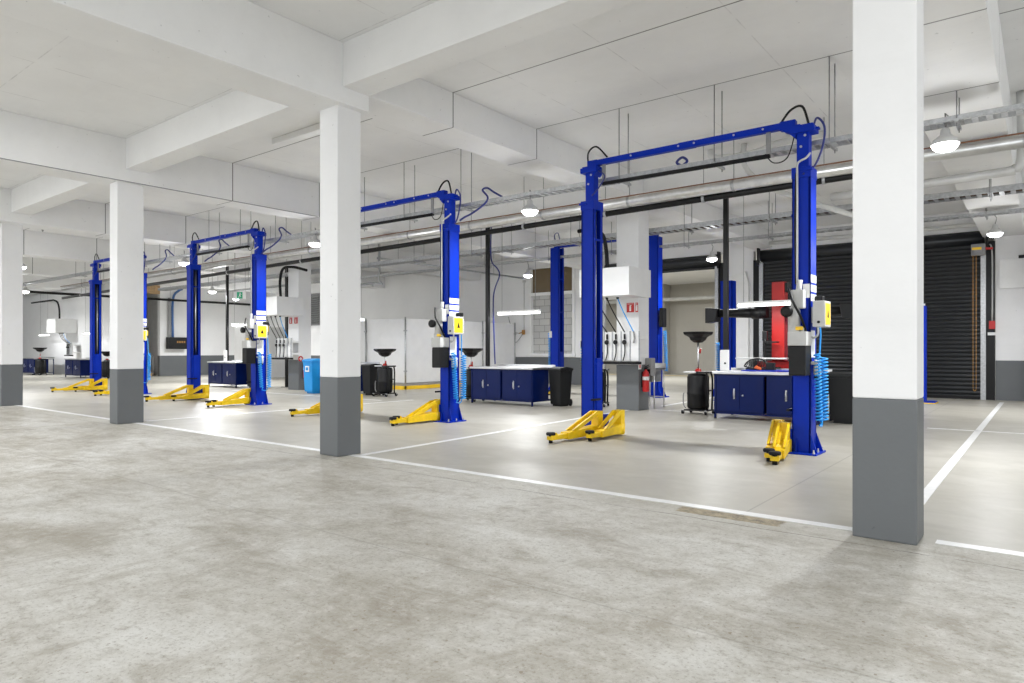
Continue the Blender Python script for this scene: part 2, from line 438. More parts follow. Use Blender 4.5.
# chain hoist of door 1
ch = thing('chain_hoist', 'grey chain hoist with brass hand chain at right edge of roller door', 'hoist', (-1.36, YB - .16, 4.08))
MB().box(-.22, .1, -.18, .02, -.17, .14, .02).box(-.16, .04, -.24, -.18, -.1, .08, .01).build('gearbox', 'grey_mid', ch)
MB().box(-.19, .02, -.245, -.24, -.03, .04).build('yellow_tag', 'yellow_label', ch)
MB().box(.1, .26, -.08, .02, -.02, .03).box(-.16, .12, -.1, -.05, .0, .05).build('bracket', 'sign_red', ch)
c = MB()
for k in range(100):
    for xx in (-.17, -.1): c.box(xx - .008, xx + .008, -.208, -.192, -.2 - k * .036, -.175 - k * .036)
c.tube([(-.17, -.2, -3.78), (-.135, -.2, -3.84), (-.1, -.2, -3.78)], .01, 6, 3)
c.build('hand_chain', 'brass', ch)

# right wall fittings
o = thing('wall_panel_box', 'white flat panel box high on the wall right of the roller door', 'panel', (-.55, YB - .03, 3.0))
MB().box(-.42, .42, -.05, .03, 0, .78, .006).build('panel', 'white_box', o)
MB().box(.0, .4, -.12, 0, .78, .86, .01).build('black_cap', 'black', o)
o = thing('break_glass_switch', 'small red switch with conduit on the black strip beside the roller door', 'switch', (-1.12, YB - .08, 2.02))
MB().box(-.07, .07, -.05, .05, -.1, .12, .01).build('switch_body', 'sign_red', o)
MB().box(-.1, .08, -.03, .02, -.27, -.19, .003).build('label_plate', 'white_box', o)
MB().tube([(0, 0, .12), (0, 0, 1.9), (-.06, 0, 2.2)], .018, 8, 4).build('conduit', 'grey_light', o)
column(-.42, .35, YB - .5, YB, CEIL, DADO, 'white wall column with grey foot at the far right edge')
struct('trim_1', MB().box(-8.36, -7.66, YB - .18, YB - .01, 0, 3.55, .01).prism([(-8.36, 3.55), (-7.66, 3.55), (-7.78, 3.95), (-8.36, 3.8)], 'y', YB - .17, YB - .01), 'white_box', 'white boxed casing on the pier between the roller doors', 'casing')
struct('trim_2', MB().prism([(-14.2, 1.2), (-13.45, 1.2), (-13.45, 4.1), (-14.4, 4.1), (-14.4, 3.75), (-14.12, 3.35), (-14.12, 1.2)], 'y', YB - .2, YB - .01), 'white_box', 'white boxed casing between the window and the open door', 'casing')

# stairs in the left recess
st = thing('staircase', 'raw timber stairs with steel rail in the left end recess', 'stairs', (-37.0, 15.9, 0))
for k in range(6): MB().box(-.28 * (k + 1), -.28 * k, -.6, .62, 0 if k == 0 else .17 * k, .17 * (k + 1)).build('stair_tread', 'wood', st)
MB().tube([(.05, .55, 0), (.05, .55, 1.0), (-1.7, .55, 2.0)], .025, 8).tube([(.05, .55, .5), (-1.7, .55, 1.5)], .02, 8).build('handrail', 'grey_mid', st)
struct('trim_3', MB().box(-36.9, -36.48, 14.8, 16.6, 4.3, 4.75), 'wood', 'brown timber bulkhead above the stair recess', 'trim')

# ================================================================== LIFTS
def coil_pts(p0, p1, r, turns, per=9):
    p0 = Vector(p0); p1 = Vector(p1); d = (p1 - p0).normalized(); a = d.cross(Vector((0, 1, .01))).normalized(); b = d.cross(a)
    out = []
    n = int(turns * per)
    for i in range(n + 1):
        t = i / n; th = t * turns * 2 * PI
        out.append(p0.lerp(p1, t) + (a * math.cos(th) + b * math.sin(th)) * r)
    return out

def lift_arm(root, pivot, tip, name='lift_arm'):
    """yellow folding arm: box beam, sloping brace, pivot block; pad is a sub-part"""
    p = Vector(pivot); q = Vector(tip); L = (q - p).to_2d().length; ang = math.atan2(q.y - p.y, q.x - p.x)
    F = frame(p, ang); m = MB()
    m.prism([(-.07, .04), (L * .72, .03), (L * .72, .13), (-.07, .19)], 'y', -.075, .075, .006, F)          # outer beam
    m.prism([(L * .6, .045), (L + .03, .045), (L + .03, .10), (L * .6, .12)], 'y', -.05, .05, .005, F)       # inner beam
    m.prism([(L * .9, .1), (L + .03, .1), (L + .03, .15), (L * .93, .15)], 'y', .03, .05, .003, F)
    m.prism([(-.07, .17), (.05, .17), (.05, .40), (-.07, .40)], 'y', -.07, .07, .005, F)                    # pivot post
    m.prism([(-.07, .40), (.08, .40), (L * .62, .155), (L * .54, .13)], 'y', -.075, -.045, .004, F)          # brace
    m.prism([(-.07, .40), (.08, .40), (L * .62, .155), (L * .54, .13)], 'y', .045, .075, .004, F)
    m.lathe([(.09, .02), (.09, .18)], seg=14, mat=F)
    o = m.build(name, 'yellow', root)
    T = F @ Matrix.Translation((L, 0, 0))
    MB().lathe([(.065, .115), (.07, .125), (.07, .145), (.06, .155)], seg=16, mat=T).lathe([(.03, .0), (.03, .12)], seg=10, mat=T).build('rubber_pad', 'rubber', o)
    k = MB().box(L * .12, L * .22, -.078, -.074, .09, .13, mat=F); k.build('arm_decal', 'black', o)
    return o

def tower(root, x, inward, H, ext_top, full=True):
    """one lift tower at local x; inward = +1 if the open side faces +x"""
    s = inward
    def X(a, b): return (min(x + s * a, x + s * b), max(x + s * a, x + s * b))
    m = MB()                                            # C section: back, two flanges, two lips
    xa, xb = X(-.115, -.095); m.box(xa, xb, -.14, .14, .02, H, .003)
    xa, xb = X(-.115, .115)
    m.box(xa, xb, -.14, -.122, .02, H, .003); m.box(xa, xb, .122, .14, .02, H, .003)
    xa, xb = X(.10, .115); m.box(xa, xb, -.14, -.07, .02, H, .002); m.box(xa, xb, .07, .14, .02, H, .002)
    xa, xb = X(-.12, .12); m.box(xa, xb, -.152, .152, H - .14, H, .004)
    xa, xb = X(-.14, .0); m.box(xa, xb, -.17, -.13, H - .06, H - .03, .003)
    for z in (H * .3, H * .83):
        xa, xb = X(.10, .125); m.box(xa, xb, -.14, .14, z, z + .03)
    t = m.build('tower', 'blue', root)
    b = MB().box(x - .21, x + .21, -.24, .24, 0, .022, .004)
    for (px, py) in ((-.17, -.2), (.17, -.2), (-.17, .2), (.17, .2)): pass
    for sy in (-.14, .14):
        b.prism([(x - s * .115, .02), (x - s * .2, .02), (x - s * .115, .26)], 'y', sy - .008, sy + .008)
        b.prism([(sy, .02), (sy + math.copysign(.065, sy), .02), (sy, .2)], 'x', x - .06, x - .045)
    b.build('base_plate', 'blue', root)
    for (px, py) in ((-.17, -.21), (.17, -.21), (-.17, .21), (.17, .21), (-s * .17, 0)):
        MB().lathe([(.017, .02), (.017, .04), (.010, .04), (.010, .07)], (x + px, py, 0), 8).build('anchor_bolt', 'steel', root)
    # carriage with its side plates inside the channel
    c = MB(); xa, xb = X(-.08, .135); c.box(xa, xb, -.068, .068, .12, 1.22, .008)
    xa, xb = X(.115, .22); c.box(xa, xb, -.16, .16, .08, .32, .01)
    ca = c.build('carriage', 'blue', root)
    xa, xb = X(.12, .16); MB().box(xa, xb, -.24, .02, .55, .58, .004).build('lock_release_bar', 'black', root)
    # lifting cylinder and chain seen in the slot
    MB().cyl((x + s * .03, .035, 1.2), (x + s * .03, .035, H - .15), .032, 10).build('cylinder', 'steel', root)
    k = MB(); xa, xb = X(.0, .02); k.box(xa, xb, -.05, -.01, 1.2, H - .15)
    k.box(*X(-.09, -.085), -.14, .14, 1.2, H - .15); k.build('lift_chain', 'black', root)
    if full:
        e = MB().box(x - .075, x + .075, -.075, .075, H - .1, ext_top, .005).box(x - .15, x + .15, -.12, .12, ext_top - .06, ext_top + .02, .006)
        e.box(x - .19, x + .19, -.04, .04, ext_top - .03, ext_top - .005, .004).box(x - .13, x + .13, -.09, .09, ext_top + .02, ext_top + .045, .004)
        e.prism([(x + s * .15, ext_top - .06), (x + s * .09, ext_top - .12), (x + s * .075, ext_top - .06)], 'y', -.1, .1)
        ex = e.build('tower_extension', 'blue', root)
        for (bx, bz) in ((-.02, H + .28), (.03, H + .42)):
            MB().lathe([(.016, 0), (.016, .012)], seg=10, mat=Matrix.Translation((x + bx, -.075, bz)) @ Matrix.Rotation(PI / 2, 4, 'X')).build('bolt_head', 'steel', ex)
    return t

def two_post_lift(loc, half, label, group, rt=-.17):
    r = thing('two_post_lift', label, 'vehicle lift', loc, 0, group)
    H, E = 3.72, 4.24
    tower(r, -half, 1, H, E); tower(r, half, -1, H, E)
    # overhead crossbeam, its end knuckles and bolts
    m = MB().box(-half + .02, half - .16, -.045, .045, E + .05, E + .135, .005)
    m.box(-half - .06, -half + .12, -.055, .055, E + .03, E + .14, .008).box(half - .3, half - .1, -.055, .055, E + .03, E + .145, .008)
    m.box(half - .12, half - .04, -.05, .05, E + .02, E + .07, .004)
    m.box(-.12, .12, -.05, .05, E + .045, E + .14, .004)
    cb = m.build('crossbeam', 'blue', r)
    for xx in (-.9, -.12, .12, .7, 1.1):
        MB().lathe([(.014, 0), (.014, .01)], seg=8, mat=Matrix.Translation((xx, -.045, E + .095)) @ Matrix.Rotation(PI / 2, 4, 'X')).build('bolt_head', 'steel', cb)
    MB().lathe([(.07, -.06), (.07, .06)], seg=16, mat=Matrix.Translation((half - .2, 0, E + .06)) @ Matrix.Rotation(PI / 2, 4, 'X')).build('pulley', 'blue', r)
    # overhead shut-off bar on two flat hangers
    for xx in (-half + .22, half - .46):
        MB().box(xx - .03, xx + .03, -.012, .012, 3.98, E + .06, .003).build('bar_hanger', 'grey_mid', r)
    MB().tube([(-half + .2, 0, 3.99), (half - .44, 0, 3.97)], .03, 10).build('shutoff_bar', 'rubber', r)
    # hydraulic hoses
    MB().tube([(-half - .06, 0, E + .05), (-half - .07, 0, E + .28), (-half + .08, 0, E + .36), (-half + .28, 0, E + .16)], .014, 8, 6).build('hose_loop', 'black', r)
    MB().tube([(half - .3, -.02, E + .12), (half - .17, -.02, E + .28), (half - .02, -.02, E + .30), (half + .06, -.02, E + .06)], .016, 8, 6).build('hose_loop', 'black', r)
    MB().tube([(half + .1, .03, E), (half + .15, .03, E + .13), (half + .24, .03, E), (half + .22, .03, E - .25), (half + .12, .02, E - .5), (half + .03, -.16, E - .62)], .014, 8, 6).build('hose_loop', 'blue_cable', r)
    MB().tube([(-half + .1, -.05, E - .02), (-half + .26, -.05, E - .14), (-half + .17, -.05, E - .3), (-half + .06, -.1, E - .44)], .011, 8, 6).build('hose_loop', 'blue_cable', r)
    MB().tube([(half - .5, -.01, 4.0), (half - .38, -.02, 3.86), (half - .2, -.04, 3.9), (half - .1, -.06, E - .05)], .008, 6, 6).build('hose_loop', 'black', r)
    # conduit on the front of the power side tower
    f = -.155
    MB().tube([(half + .09, f + .09, E - .34), (half + .06, f - .0, E - .42), (half - .0, f - .02, E - .45), (half - .04, f - .02, E - .5), (half - .04, f - .02, E - .7), (half - .04, f - .02, 2.2)], .014, 8, 5).build('conduit', 'grey_light', r)
    MB().tube([(half - .06, f, E - .6), (half - .07, f - .01, 3.0), (half - .06, f - .01, 2.2)], .012, 8, 3).build('pressure_hose', 'rubber', r)
    # power unit: motor, pump, tank
    y0 = -.14
    pu = MB().lathe([(.03, 0), (.075, .01), (.075, .24), (.06, .27), (.02, .28)], (half - .06, y0 - .1, 1.62), 18)
    pu.box(half - .12, half + .02, y0 - .17, y0 - .02, 1.56, 1.66, .01).box(half - .1, half + .06, y0 - .13, y0, 1.88, 2.12, .015)
    pu.tube([(half - .02, y0 - .06, 2.08), (half - .0, y0 - .06, 2.25)], .035, 10)
    p = pu.build('power_unit', 'grey_light', r)
    MB().lathe([(.065, 0), (.072, .02), (.072, .07), (.04, .085)], seg=16, mat=Matrix.Translation((half - .12, y0 - .17, 1.84)) @ Matrix.Rotation(PI / 2, 4, 'X')).build('motor_cap', 'black', p)
    MB().box(half - .02, half + .07, y0 - .19, y0 - .17, 1.6, 1.645, .004).build('yellow_valve_tag', 'yellow_label', p)
    MB().tube([(half - .12, y0 - .13, 2.14), (half - .04, y0 - .2, 1.95), (half + .04, y0 - .14, 1.75), (half + .09, y0 - .05, 1.5), (half + .12, y0 - .02, 1.2)], .016, 8, 6).build('oil_hose', 'black', p)
    tk = MB().box(half - .09, half + .12, y0 - .25, y0 - .01, 1.02, 1.4, .018).build('oil_tank', 'black', r)
    MB().box(half - .1, half + .13, y0 - .255, y0 - .005, 1.4, 1.58, .012).lathe([(.022, 0), (.022, .05)], (half + .05, y0 - .13, 1.58), 10).build('tank_lid', 'grey_light', tk)
    # control box with yellow warning face
    cx = half + .115
    cb2 = MB().box(cx + .045, cx + .195, -.23, .06, 1.64, 1.97, .012).box(cx, cx + .05, -.1, 0, 1.7, 1.9).build('control_box', 'grey_light', r)
    MB().box(cx + .195, cx + .199, -.21, .02, 1.67, 1.94).build('yellow_label', 'yellow_label', cb2)
    MB().prism([(-.13, 1.76), (-.06, 1.76), (-.1, 1.86)], 'x', cx + .199, cx + .202).build('warning_symbol', 'black', cb2)
    MB().lathe([(.018, 0), (.018, .014)], seg=10, mat=Matrix.Translation((cx + .12, -.231, 1.7)) @ Matrix.Rotation(PI / 2, 4, 'X')).build('switch_knob', 'black', cb2)
    MB().tube([(cx + .08, -.1, 1.64), (cx + .08, -.1, 1.55), (cx + .03, -.1, 1.5), (cx, -.1, 1.52)], .013, 8, 4).build('box_conduit', 'grey_light', cb2)
    MB().box(cx, cx + .1, .04, .15, 1.72, 2.05, .012).build('handset_holder', 'black', r)
    MB().box(cx + .1, cx + .103, .06, .13, 1.8, 1.95).build('handset_label', 'yellow_label', r)
    # air filter set and coiled air hoses on the outer face
    fr_ = MB()
    for yy in (-.09, .0): fr_.lathe([(.01, 0), (.028, .02), (.028, .12), (.022, .13), (.022, .18), (.01, .2)], (cx + .05, yy, 1.02), 12)
    fr_.box(cx, cx + .06, -.13, .04, 1.16, 1.2, .005); fr_.build('air_filter', 'grey_light', r)
    MB().lathe([(.02, 0), (.02, .04)], (cx + .05, -.09, .98), 10).lathe([(.02, 0), (.02, .04)], (cx + .05, 0, .98), 10).build('filter_bowl', 'black', r)
    pa = coil_pts((cx + .07, -.10, 1.3), (cx + .08, -.04, .42), .038, 20) + [Vector((cx + .08, -.03, .37)), Vector((cx + .08, .06, .35)), Vector((cx + .08, .12, .38))] + coil_pts((cx + .09, .15, .42), (cx + .08, .17, 1.25), .05, 19)
    pa += [Vector((cx + .05, .15, 1.55)), Vector((cx + .03, .14, 1.9))]
    MB().tube(pa, .011, 5).build('coiled_air_hose', 'coil', r)
    MB().tube(coil_pts((-half - .17, .0, 1.4), (-half - .17, .05, .42), .035, 22) + [Vector((-half - .14, .05, .38)), Vector((-half - .12, .02, .5))], .010, 5).build('coiled_air_hose', 'coil', r)
    MB().box(-half - .2, -half - .11, -.03, .06, 1.38, 1.5, .01).build('hose_fitting', 'black', r)
    # decals
    for (z0, z1) in ((2.22, 2.32), (2.1, 2.19), (1.98, 2.07)): MB().box(cx - .001, cx + .003, -.13, .13, z0, z1).build('white_decal', 'white_box', r)
    MB().box(half + .02, half + .105, y0 - .004, y0 + .001, 2.02, 2.2).build('white_decal', 'white_box', r)
    MB().box(cx - .001, cx + .003, -.12, .06, 1.25, 1.6).build('white_decal', 'white_box', r)
    d = MB()
    for (z0, z1) in ((2.22, 2.32), (2.1, 2.19), (1.98, 2.07)):
        for k in range(2): d.box(cx + .002, cx + .0045, -.10, .10 - .08 * k, z0 + .025 + .035 * k, z0 + .038 + .035 * k)
    d.build('decal_print', 'grey_mid', r)
    # folded arms
    lift_arm(r, (-half + .22, -.22, 0), (-half + .10, -1.3, 0)); lift_arm(r, (-half + .42, .12, 0), (-half + .42, -.75, 0))
    lift_arm(r, (half - .2, -.17, 0), (half + rt, -1.2, 0)); lift_arm(r, (half - .36, .1, 0), (half + rt - .13, -1.0, 0))
    return r
G = 'two-post lifts in the front bays'
HALF = 1.62
cx0 = -4.105
two_post_lift((cx0, 9.375, 0), HALF, 'nearest blue two-post lift with yellow arms, large in front of the closed roller door', G, -.01)
two_post_lift((cx0 - 6.37, 9.375, 0), HALF, 'second blue two-post lift, its left tower hidden by a white column', G, -.25)
two_post_lift((cx0 - 12.87, 9.375, 0), HALF, 'third blue two-post lift, both towers seen between two white columns', G)
two_post_lift((-23.58, 9.375, 0), 1.69, 'farthest blue two-post lift, partly behind the white column at left', G)

# lift in the rear bay
def rear_tower(root, x, H, inward):
    s = inward
    def X(a, b): return (min(x + s * a, x + s * b), max(x + s * a, x + s * b))
    m = MB(); m.box(*X(-.16, -.14), -.15, .15, .02, H, .003).box(*X(-.16, .16), -.15, -.13, .02, H, .003).box(*X(-.16, .16), .13, .15, .02, H, .003)
    m.box(*X(.145, .16), -.15, -.07, .02, H).box(*X(.145, .16), .07, .15, .02, H)
    for z in (H * .55, H * .78): m.box(*X(.14, .165), -.15, .15, z, z + .03)
    m.build('tower', 'blue', root)
    b = MB().box(x - .3, x + .3, -.3, .3, 0, .025, .004)
    for sy in (-.14, .14): b.prism([(x - s * .16, .02), (x - s * .29, .02), (x - s * .16, .3)], 'y', sy - .01, sy + .01)
    b.build('base_plate', 'blue', root)
    MB().box(*X(-.1, .17), -.065, .065, .12, 1.3, .01).box(*X(.2, .38), -.2, .2, .1, .3, .01).build('carriage', 'blue', root)
    MB().box(*X(-.13, -.1), -.06, .06, 1.3, H - .05).build('slot_cover', 'black', root)
r = thing('two_post_lift', 'tall blue two-post lift in the rear bay either side of the oil station', 'vehicle lift', (-10.5, 17.9, 0), 0, 'two-post lifts in the rear bays')
rear_tower(r, -1.72, 4.6, 1); rear_tower(r, 1.68, 4.6, -1)
MB().box(-1.8, 1.76, -.08, .08, 4.6, 4.72, .005).build('crossbeam', 'blue', r)
MB().box(1.9, 2.02, -.2, .05, 2.0, 2.55, .03).build('control_box', 'black', r)
MB().tube(coil_pts((1.98, .0, 1.9), (2.0, .05, .75), .05, 22), .011, 5).build('coiled_air_hose', 'coil', r)
MB().tube(coil_pts((-1.98, -.05, 1.9), (-2.0, .0, .75), .05, 22), .011, 5).build('coiled_air_hose', 'coil', r)
MB().box(-1.92 + .03, -1.92 + .13, -.206, -.2, 1.75, 1.95).build('white_decal', 'white_box', r)
lift_arm(r, (-1.4, -.2, 0), (-1.2, -1.2, 0)); lift_arm(r, (1.36, -.2, 0), (1.2, -1.2, 0))
MB().tube([(-1.7, -.1, 4.72), (-1.75, -.1, 5.0), (-1.62, -.1, 5.05), (-1.55, -.1, 4.8)], .016, 8, 5).build('hose_loop', 'blue_cable', r)

r = thing('lift_tower', 'blue lift tower behind the black post of the right workbench', 'vehicle lift', (-6.68, 17.9, 0))
rear_tower(r, 0, 3.2, -1)
MB().tube(coil_pts((-.27, -.05, 1.55), (-.27, .0, .75), .05, 16), .011, 5).build('coiled_air_hose', 'coil', r)
r = thing('lift_tower', 'short blue lift post on a blue base plate with yellow edge before the roller door', 'vehicle lift', (-2.53, 20.2, 0))
MB().box(-.14, .14, -.14, .14, .03, 2.48, .01).build('post', 'blue', r)
MB().box(-.2, .36, -.24, .24, .02, .05, .004).build('base_plate', 'blue', r)
MB().box(-.22, .38, -.27, .27, 0, .02).build('yellow_edge', 'yellow', r)
for sx in (-.1, .1): MB().lathe([(.02, 0), (.02, .06)], (sx, 0, 2.48), 8).build('top_bolt', 'steel', r)

# ================================================================== WORKBENCHES
def workbench(loc, n, label, width=.975, mats=True):
    r = thing('workbench', label, 'workbench', loc, 0, 'navy steel workbenches')
    W = n * width; D = .95
    f = MB()
    for i in range(n + 1):
        xx = min(max(i * width, .02), W - .02)
        if i in (0, n):
            for yy in (.02, D - .02): f.box(xx - .02, xx + .02, yy - .02, yy + .02, 0, .88, .003)
    f.box(.0, W, .0, .03, .10, .13).box(0, W, D - .03, D, .10, .13).box(0, W, 0, .03, .85, .88).box(0, W, D - .03, D, .85, .88)
    f.box(0, .03, 0, D, .1, .13).box(W - .03, W, 0, D, .1, .13).box(0, .03, 0, D, .85, .88).box(W - .03, W, 0, D, .85, .88)
    f.build('frame', 'navy', r)
    for i in range(n):
        x0 = i * width
        cab = MB().box(x0 + .04, x0 + width - .01, .02, D * .72, .13, .86, .004).build('cabinet', 'navy', r)
        mid = x0 + width * .52
        for (a, b) in ((x0 + .05, mid - .004), (mid + .004, x0 + width - .02)):
            dd = MB().box(a, b, .0, .02, .15, .84, .004).build('door', 'navy', cab)
            hx = b - .1 if a < mid - .1 else a + .06
            if a < mid - .1:
                MB().tube([(hx, 0, .42), (hx, -.03, .44), (hx, -.03, .56), (hx, 0, .58)], .009, 8).box(hx - .014, hx + .014, -.004, .002, .40, .60).build('handle', 'steel', dd)
            else:
                MB().lathe([(.02, 0), (.02, .012), (.008, .03)], seg=10, mat=Matrix.Translation((hx, 0, .47)) @ Matrix.Rotation(PI / 2, 4, 'X')).build('lock', 'steel', dd)
    MB().box(-.03, W + .03, -.03, D + .02, .88, .93, .006).box(0, W, D - .01, D + .02, .93, .98, .003).build('worktop', 'steel', r)
    for xx in (.02, W - .02):
        MB().lathe([(.03, 0), (.03, .02), (.012, .02), (.012, .05)], (xx, .02, -.0), 8).build('levelling_foot', 'black', r)
    return r
WY = 13.03
workbench((-5.15, WY, 0), 2, 'navy workbench with red alignment mast behind it, on the right')
workbench((-11.56, WY, 0), 2, 'navy workbench in the middle beside a black wheelie bin')
workbench((-17.75, WY + .1, 0), 2, 'navy workbench mostly hidden by a white column, beside the blue bin', .72)
workbench((-24.75, WY, 0), 2, 'navy workbench seen between the third lift\'s towers')
workbench((-38.9, WY, 0), 2, 'navy workbench at far left just left of the farthest lift')
workbench((-45.3, WY, 0), 2, 'leftmost navy workbench beside the leftmost column')
# blue mats lying on the right bench
for i, (a, b) in enumerate(((-4.75, -4.08), (-4.06, -3.4))):
    tag(MB().box(a, b, 13.42, 13.85, .9305, .95, .006).build('bench_mat', 'blue'), ('left' if i == 0 else 'right') + ' one of two blue mats on the right navy workbench', 'mat')
# mesh goggles / tray item with orange on the bench
o = thing('parts_tray', 'black mesh parts tray with orange bit on the right navy workbench', 'tray', (-4.55, 13.72, .96))
m = MB()
for k in range(9):
    a = -.2 + k * .05; h = .09 * math.cos(a * 5) + .06
    m.tube([(a, -.02, .05), (a * .9, .02, .06 + h * .6), (a * .8, .06, .07 + h)], .006, 5)
    if k < 8: m.tube([(a, -.0, .06), (a * .85 + .05, .05, .08 + h)], .006, 5)
m.tube([(-.24, 0, .06), (-.18, .05, .16), (0, .06, .22), (.18, .05, .16), (.24, 0, .06)], .014, 6, 4).tube([(-.24, 0, .06), (0, -.03, .02), (.24, 0, .06)], .014, 6, 4)
m.box(.2, .36, -.05, .08, .0, .14, .02).box(-.2, .36, -.05, .08, -.01, .03, .006)
m.build('mesh_basket', 'black', o)
MB().prism([(-.02, .03), (.12, -.01), (.12, .03), (.02, .08)], 'y', -.09, -.04, .006).build('orange_clip', 'orange', o)

# service posts at the benches
def service_post(x, y, top, label, box=True):
    r = thing('service_post', label, 'service post', (x, y, .931))
    MB().box(-.048, .048, -.04, .04, 0, top - .931, .006).build('post', 'blackpipe', r)
    if box:
        MB().box(-.09, .09, -.10, -.05, .0, .42, .01).build('socket_box', 'white_box', r)
        MB().lathe([(.02, 0), (.02, .012)], seg=10, mat=Matrix.Translation((.02, -.1, .15)) @ Matrix.Rotation(PI / 2, 4, 'X')).build('socket', 'black', r)
    return r
service_post(-5.13, 13.62, 4.658, 'black service post with white socket box rising from the right workbench')
service_post(-11.5, 13.62, 4.658, 'black service post rising from the middle workbench', False)
service_post(-24.45, 13.62, 4.658, 'black service post rising from the workbench between the third lift\'s towers')
tag(MB().box(-21.86, -21.74, 14.4, 14.52, 0, 4.4, .006).box(-21.95, -21.65, 14.3, 14.62, 0, .015).build('service_post', 'blackpipe'), 'slim black post on the floor behind the farther oil station hoses', 'service post')

# ================================================================== BINS
def wheelie(loc, rz, mat, label, group=None, sc=(.68, .66, .87)):
    r = thing('wheelie_bin', label, 'wheelie bin', loc, rz, group); r.scale = sc
    t = bmesh.new()
    def ring(w, d0, d1, z): return [t.verts.new(p) for p in ((-w, d0, z), (w, d0, z), (w, d1, z), (-w, d1, z))]
    R = [ring(.24, -.29, .25, .06), ring(.25, -.30, .28, .3), ring(.275, -.34, .33, .95), ring(.29, -.355, .34, .95), ring(.29, -.355, .34, 1.0)]
    for i in range(4):
        for k in range(4): t.faces.new((R[i][k], R[i][(k + 1) % 4], R[i + 1][(k + 1) % 4], R[i + 1][k]))
    t.faces.new(R[0][::-1]); t.faces.new(R[4])
    bmesh.ops.recalc_face_normals(t, faces=t.faces[:])
    bmesh.ops.bevel(t, geom=t.edges[:], offset=.015, segments=2, affect='EDGES')
    m = MB(); m._merge(t)
    m.box(-.2, .2, -.2, .2, .0, .08, .01); m.build('bin_body', mat, r)
    MB().prism([(-.38, 1.0), (.38, 1.0), (.36, 1.05), (.0, 1.09), (-.36, 1.055)], 'x', -.3, .3, .012).tube([(-.25, .4, 1.02), (.25, .4, 1.02)], .018, 8).box(-.25, -.2, .33, .4, .98, 1.04).box(.2, .25, .33, .4, .98, 1.04).build('lid', mat, r)
    for s in (-1, 1):
        T = Matrix.Translation((s * .24, .26, .1)) @ Matrix.Rotation(PI / 2, 4, 'Y')
        MB().lathe([(.05, -.025), (.1, -.025), (.1, .025), (.05, .025)], seg=18, mat=T).build('wheel', 'rubber', r)
    MB().cyl((-.24, .26, .1), (.24, .26, .1), .012, 8).build('axle', 'galv', r)
    return r
GB = 'black wheelie bins beside the workbenches'
wheelie((-2.92, 13.7, 0), .0, 'bin_black', 'black wheelie bin between the nearest lift tower and the nearest column', GB, (.82, .75, .87))
wheelie((-9.2, 13.62, 0), -.1, 'bin_black', 'black wheelie bin at right end of the middle workbench', GB)
wheelie((-15.92, 13.45, 0), 0, 'bin_black', 'black wheelie bin just right of the second column from right', GB)
wheelie((-22.3, 13.45, 0), -.1, 'bin_black', 'black wheelie bin behind the third lift\'s right tower', GB)
b = wheelie((-18.02, 12.9, 0), .05, 'blue_light', 'sky blue wheelie bin beside the farther oil station', None, (.8, .72, 1))
MB().box(-.1, .12, -.372, -.345, .68, .86, .004).build('bin_label', 'white_box', b)
MB().box(-.06, .08, -.376, -.372, .72, .82).build('label_print', 'blue_light', b)

# ================================================================== OIL DRAINERS
def drainer(loc, rz, label, h=1.735):
    k = h - 1.735
    r = thing('oil_drainer', label, 'oil drainer', loc, rz, 'oil drain trolleys'); r.scale = (1.05, 1.05, 1.0)
    tk = MB().lathe([(.12, .1), (.2, .12), (.215, .16), (.215, .40), (.222, .42), (.222, .44), (.215, .46), (.215, .78), (.2, .83), (.1, .85)], seg=24).build('tank', 'black', r)
    MB().box(-.22, .26, -.2, .2, .07, .1, .008).build('base_frame', 'black', r)
    MB().box(-.25, .0, -.15, .15, .87, .90, .004).build('tool_tray', 'steel', r)
    MB().box(.02, .28, -.15, .15, .86, .90, .008).build('handle_tray', 'black', r)
    MB().tube([(.24, -.12, .1), (.25, -.12, .7), (.22, -.12, .87)], .02, 8, 3).tube([(.24, .12, .1), (.25, .12, .7), (.22, .12, .87)], .02, 8, 3).tube([(.25, -.12, .5), (.25, .12, .5)], .016, 8).build('side_frame', 'black', r)
    MB().cyl((0, 0, .8), (0, 0, 1.55 + k), .02, 10).build('riser_tube', 'steel', r)
    MB().lathe([(.06, .86), (.07, .9), (.05, .95), (.03, .96)], seg=14).build('red_collar', 'red', r)
    MB().tube([(.05, -.02, 1.28 + k), (.06, -.03, 1.38 + k)], .018, 8).build('red_valve', 'red', r)
    MB().lathe([(.03, 1.5), (.09, 1.51), (.16, 1.56), (.19, 1.62), (.30, 1.68), (.315, 1.72), (.305, 1.735), (.28, 1.70), (.17, 1.66), (.02, 1.6)], (0, 0, k), seg=8).build('drain_bowl', 'black', r)
    for (px, py) in ((-.24, -.2), (.24, -.2), (-.24, .2), (.24, .2)):
        w_ = MB().box(px - .02, px + .02, py - .03, py + .03, .05, .09).build('castor', 'galv', r)
        T = Matrix.Translation((px, py, .045)) @ Matrix.Rotation(PI / 2, 4, 'Y')
        MB().lathe([(.02, -.016), (.045, -.016), (.045, .016), (.02, .016)], seg=14, mat=T).build('castor_wheel', 'rubber', w_)
    MB().tube([(-.22, -.1, .12), (-.27, -.1, .2), (-.27, -.1, .4), (-.25, -.1, .44)], .012, 6, 3).build('drain_hose', 'grey_mid', r)
    return r
drainer((-5.78, 13.75, 0), 0, 'black oil drainer with raised bowl left of the right navy workbench')
drainer((-11.98, 13.5, 0), .1, 'black oil drainer at left end of the middle navy workbench', 1.4)
drainer((-15.27, 13.4, 0), .1, 'black oil drainer beside the bin next to the second column', 1.39)
drainer((-8.5, 14.1, 0), .3, 'black oil drainer half hidden behind the nearest lift\'s left tower', 1.3)
drainer((-43.0, 13.2, 0), .3, 'black oil drainer between the two far left workbenches', 1.5)
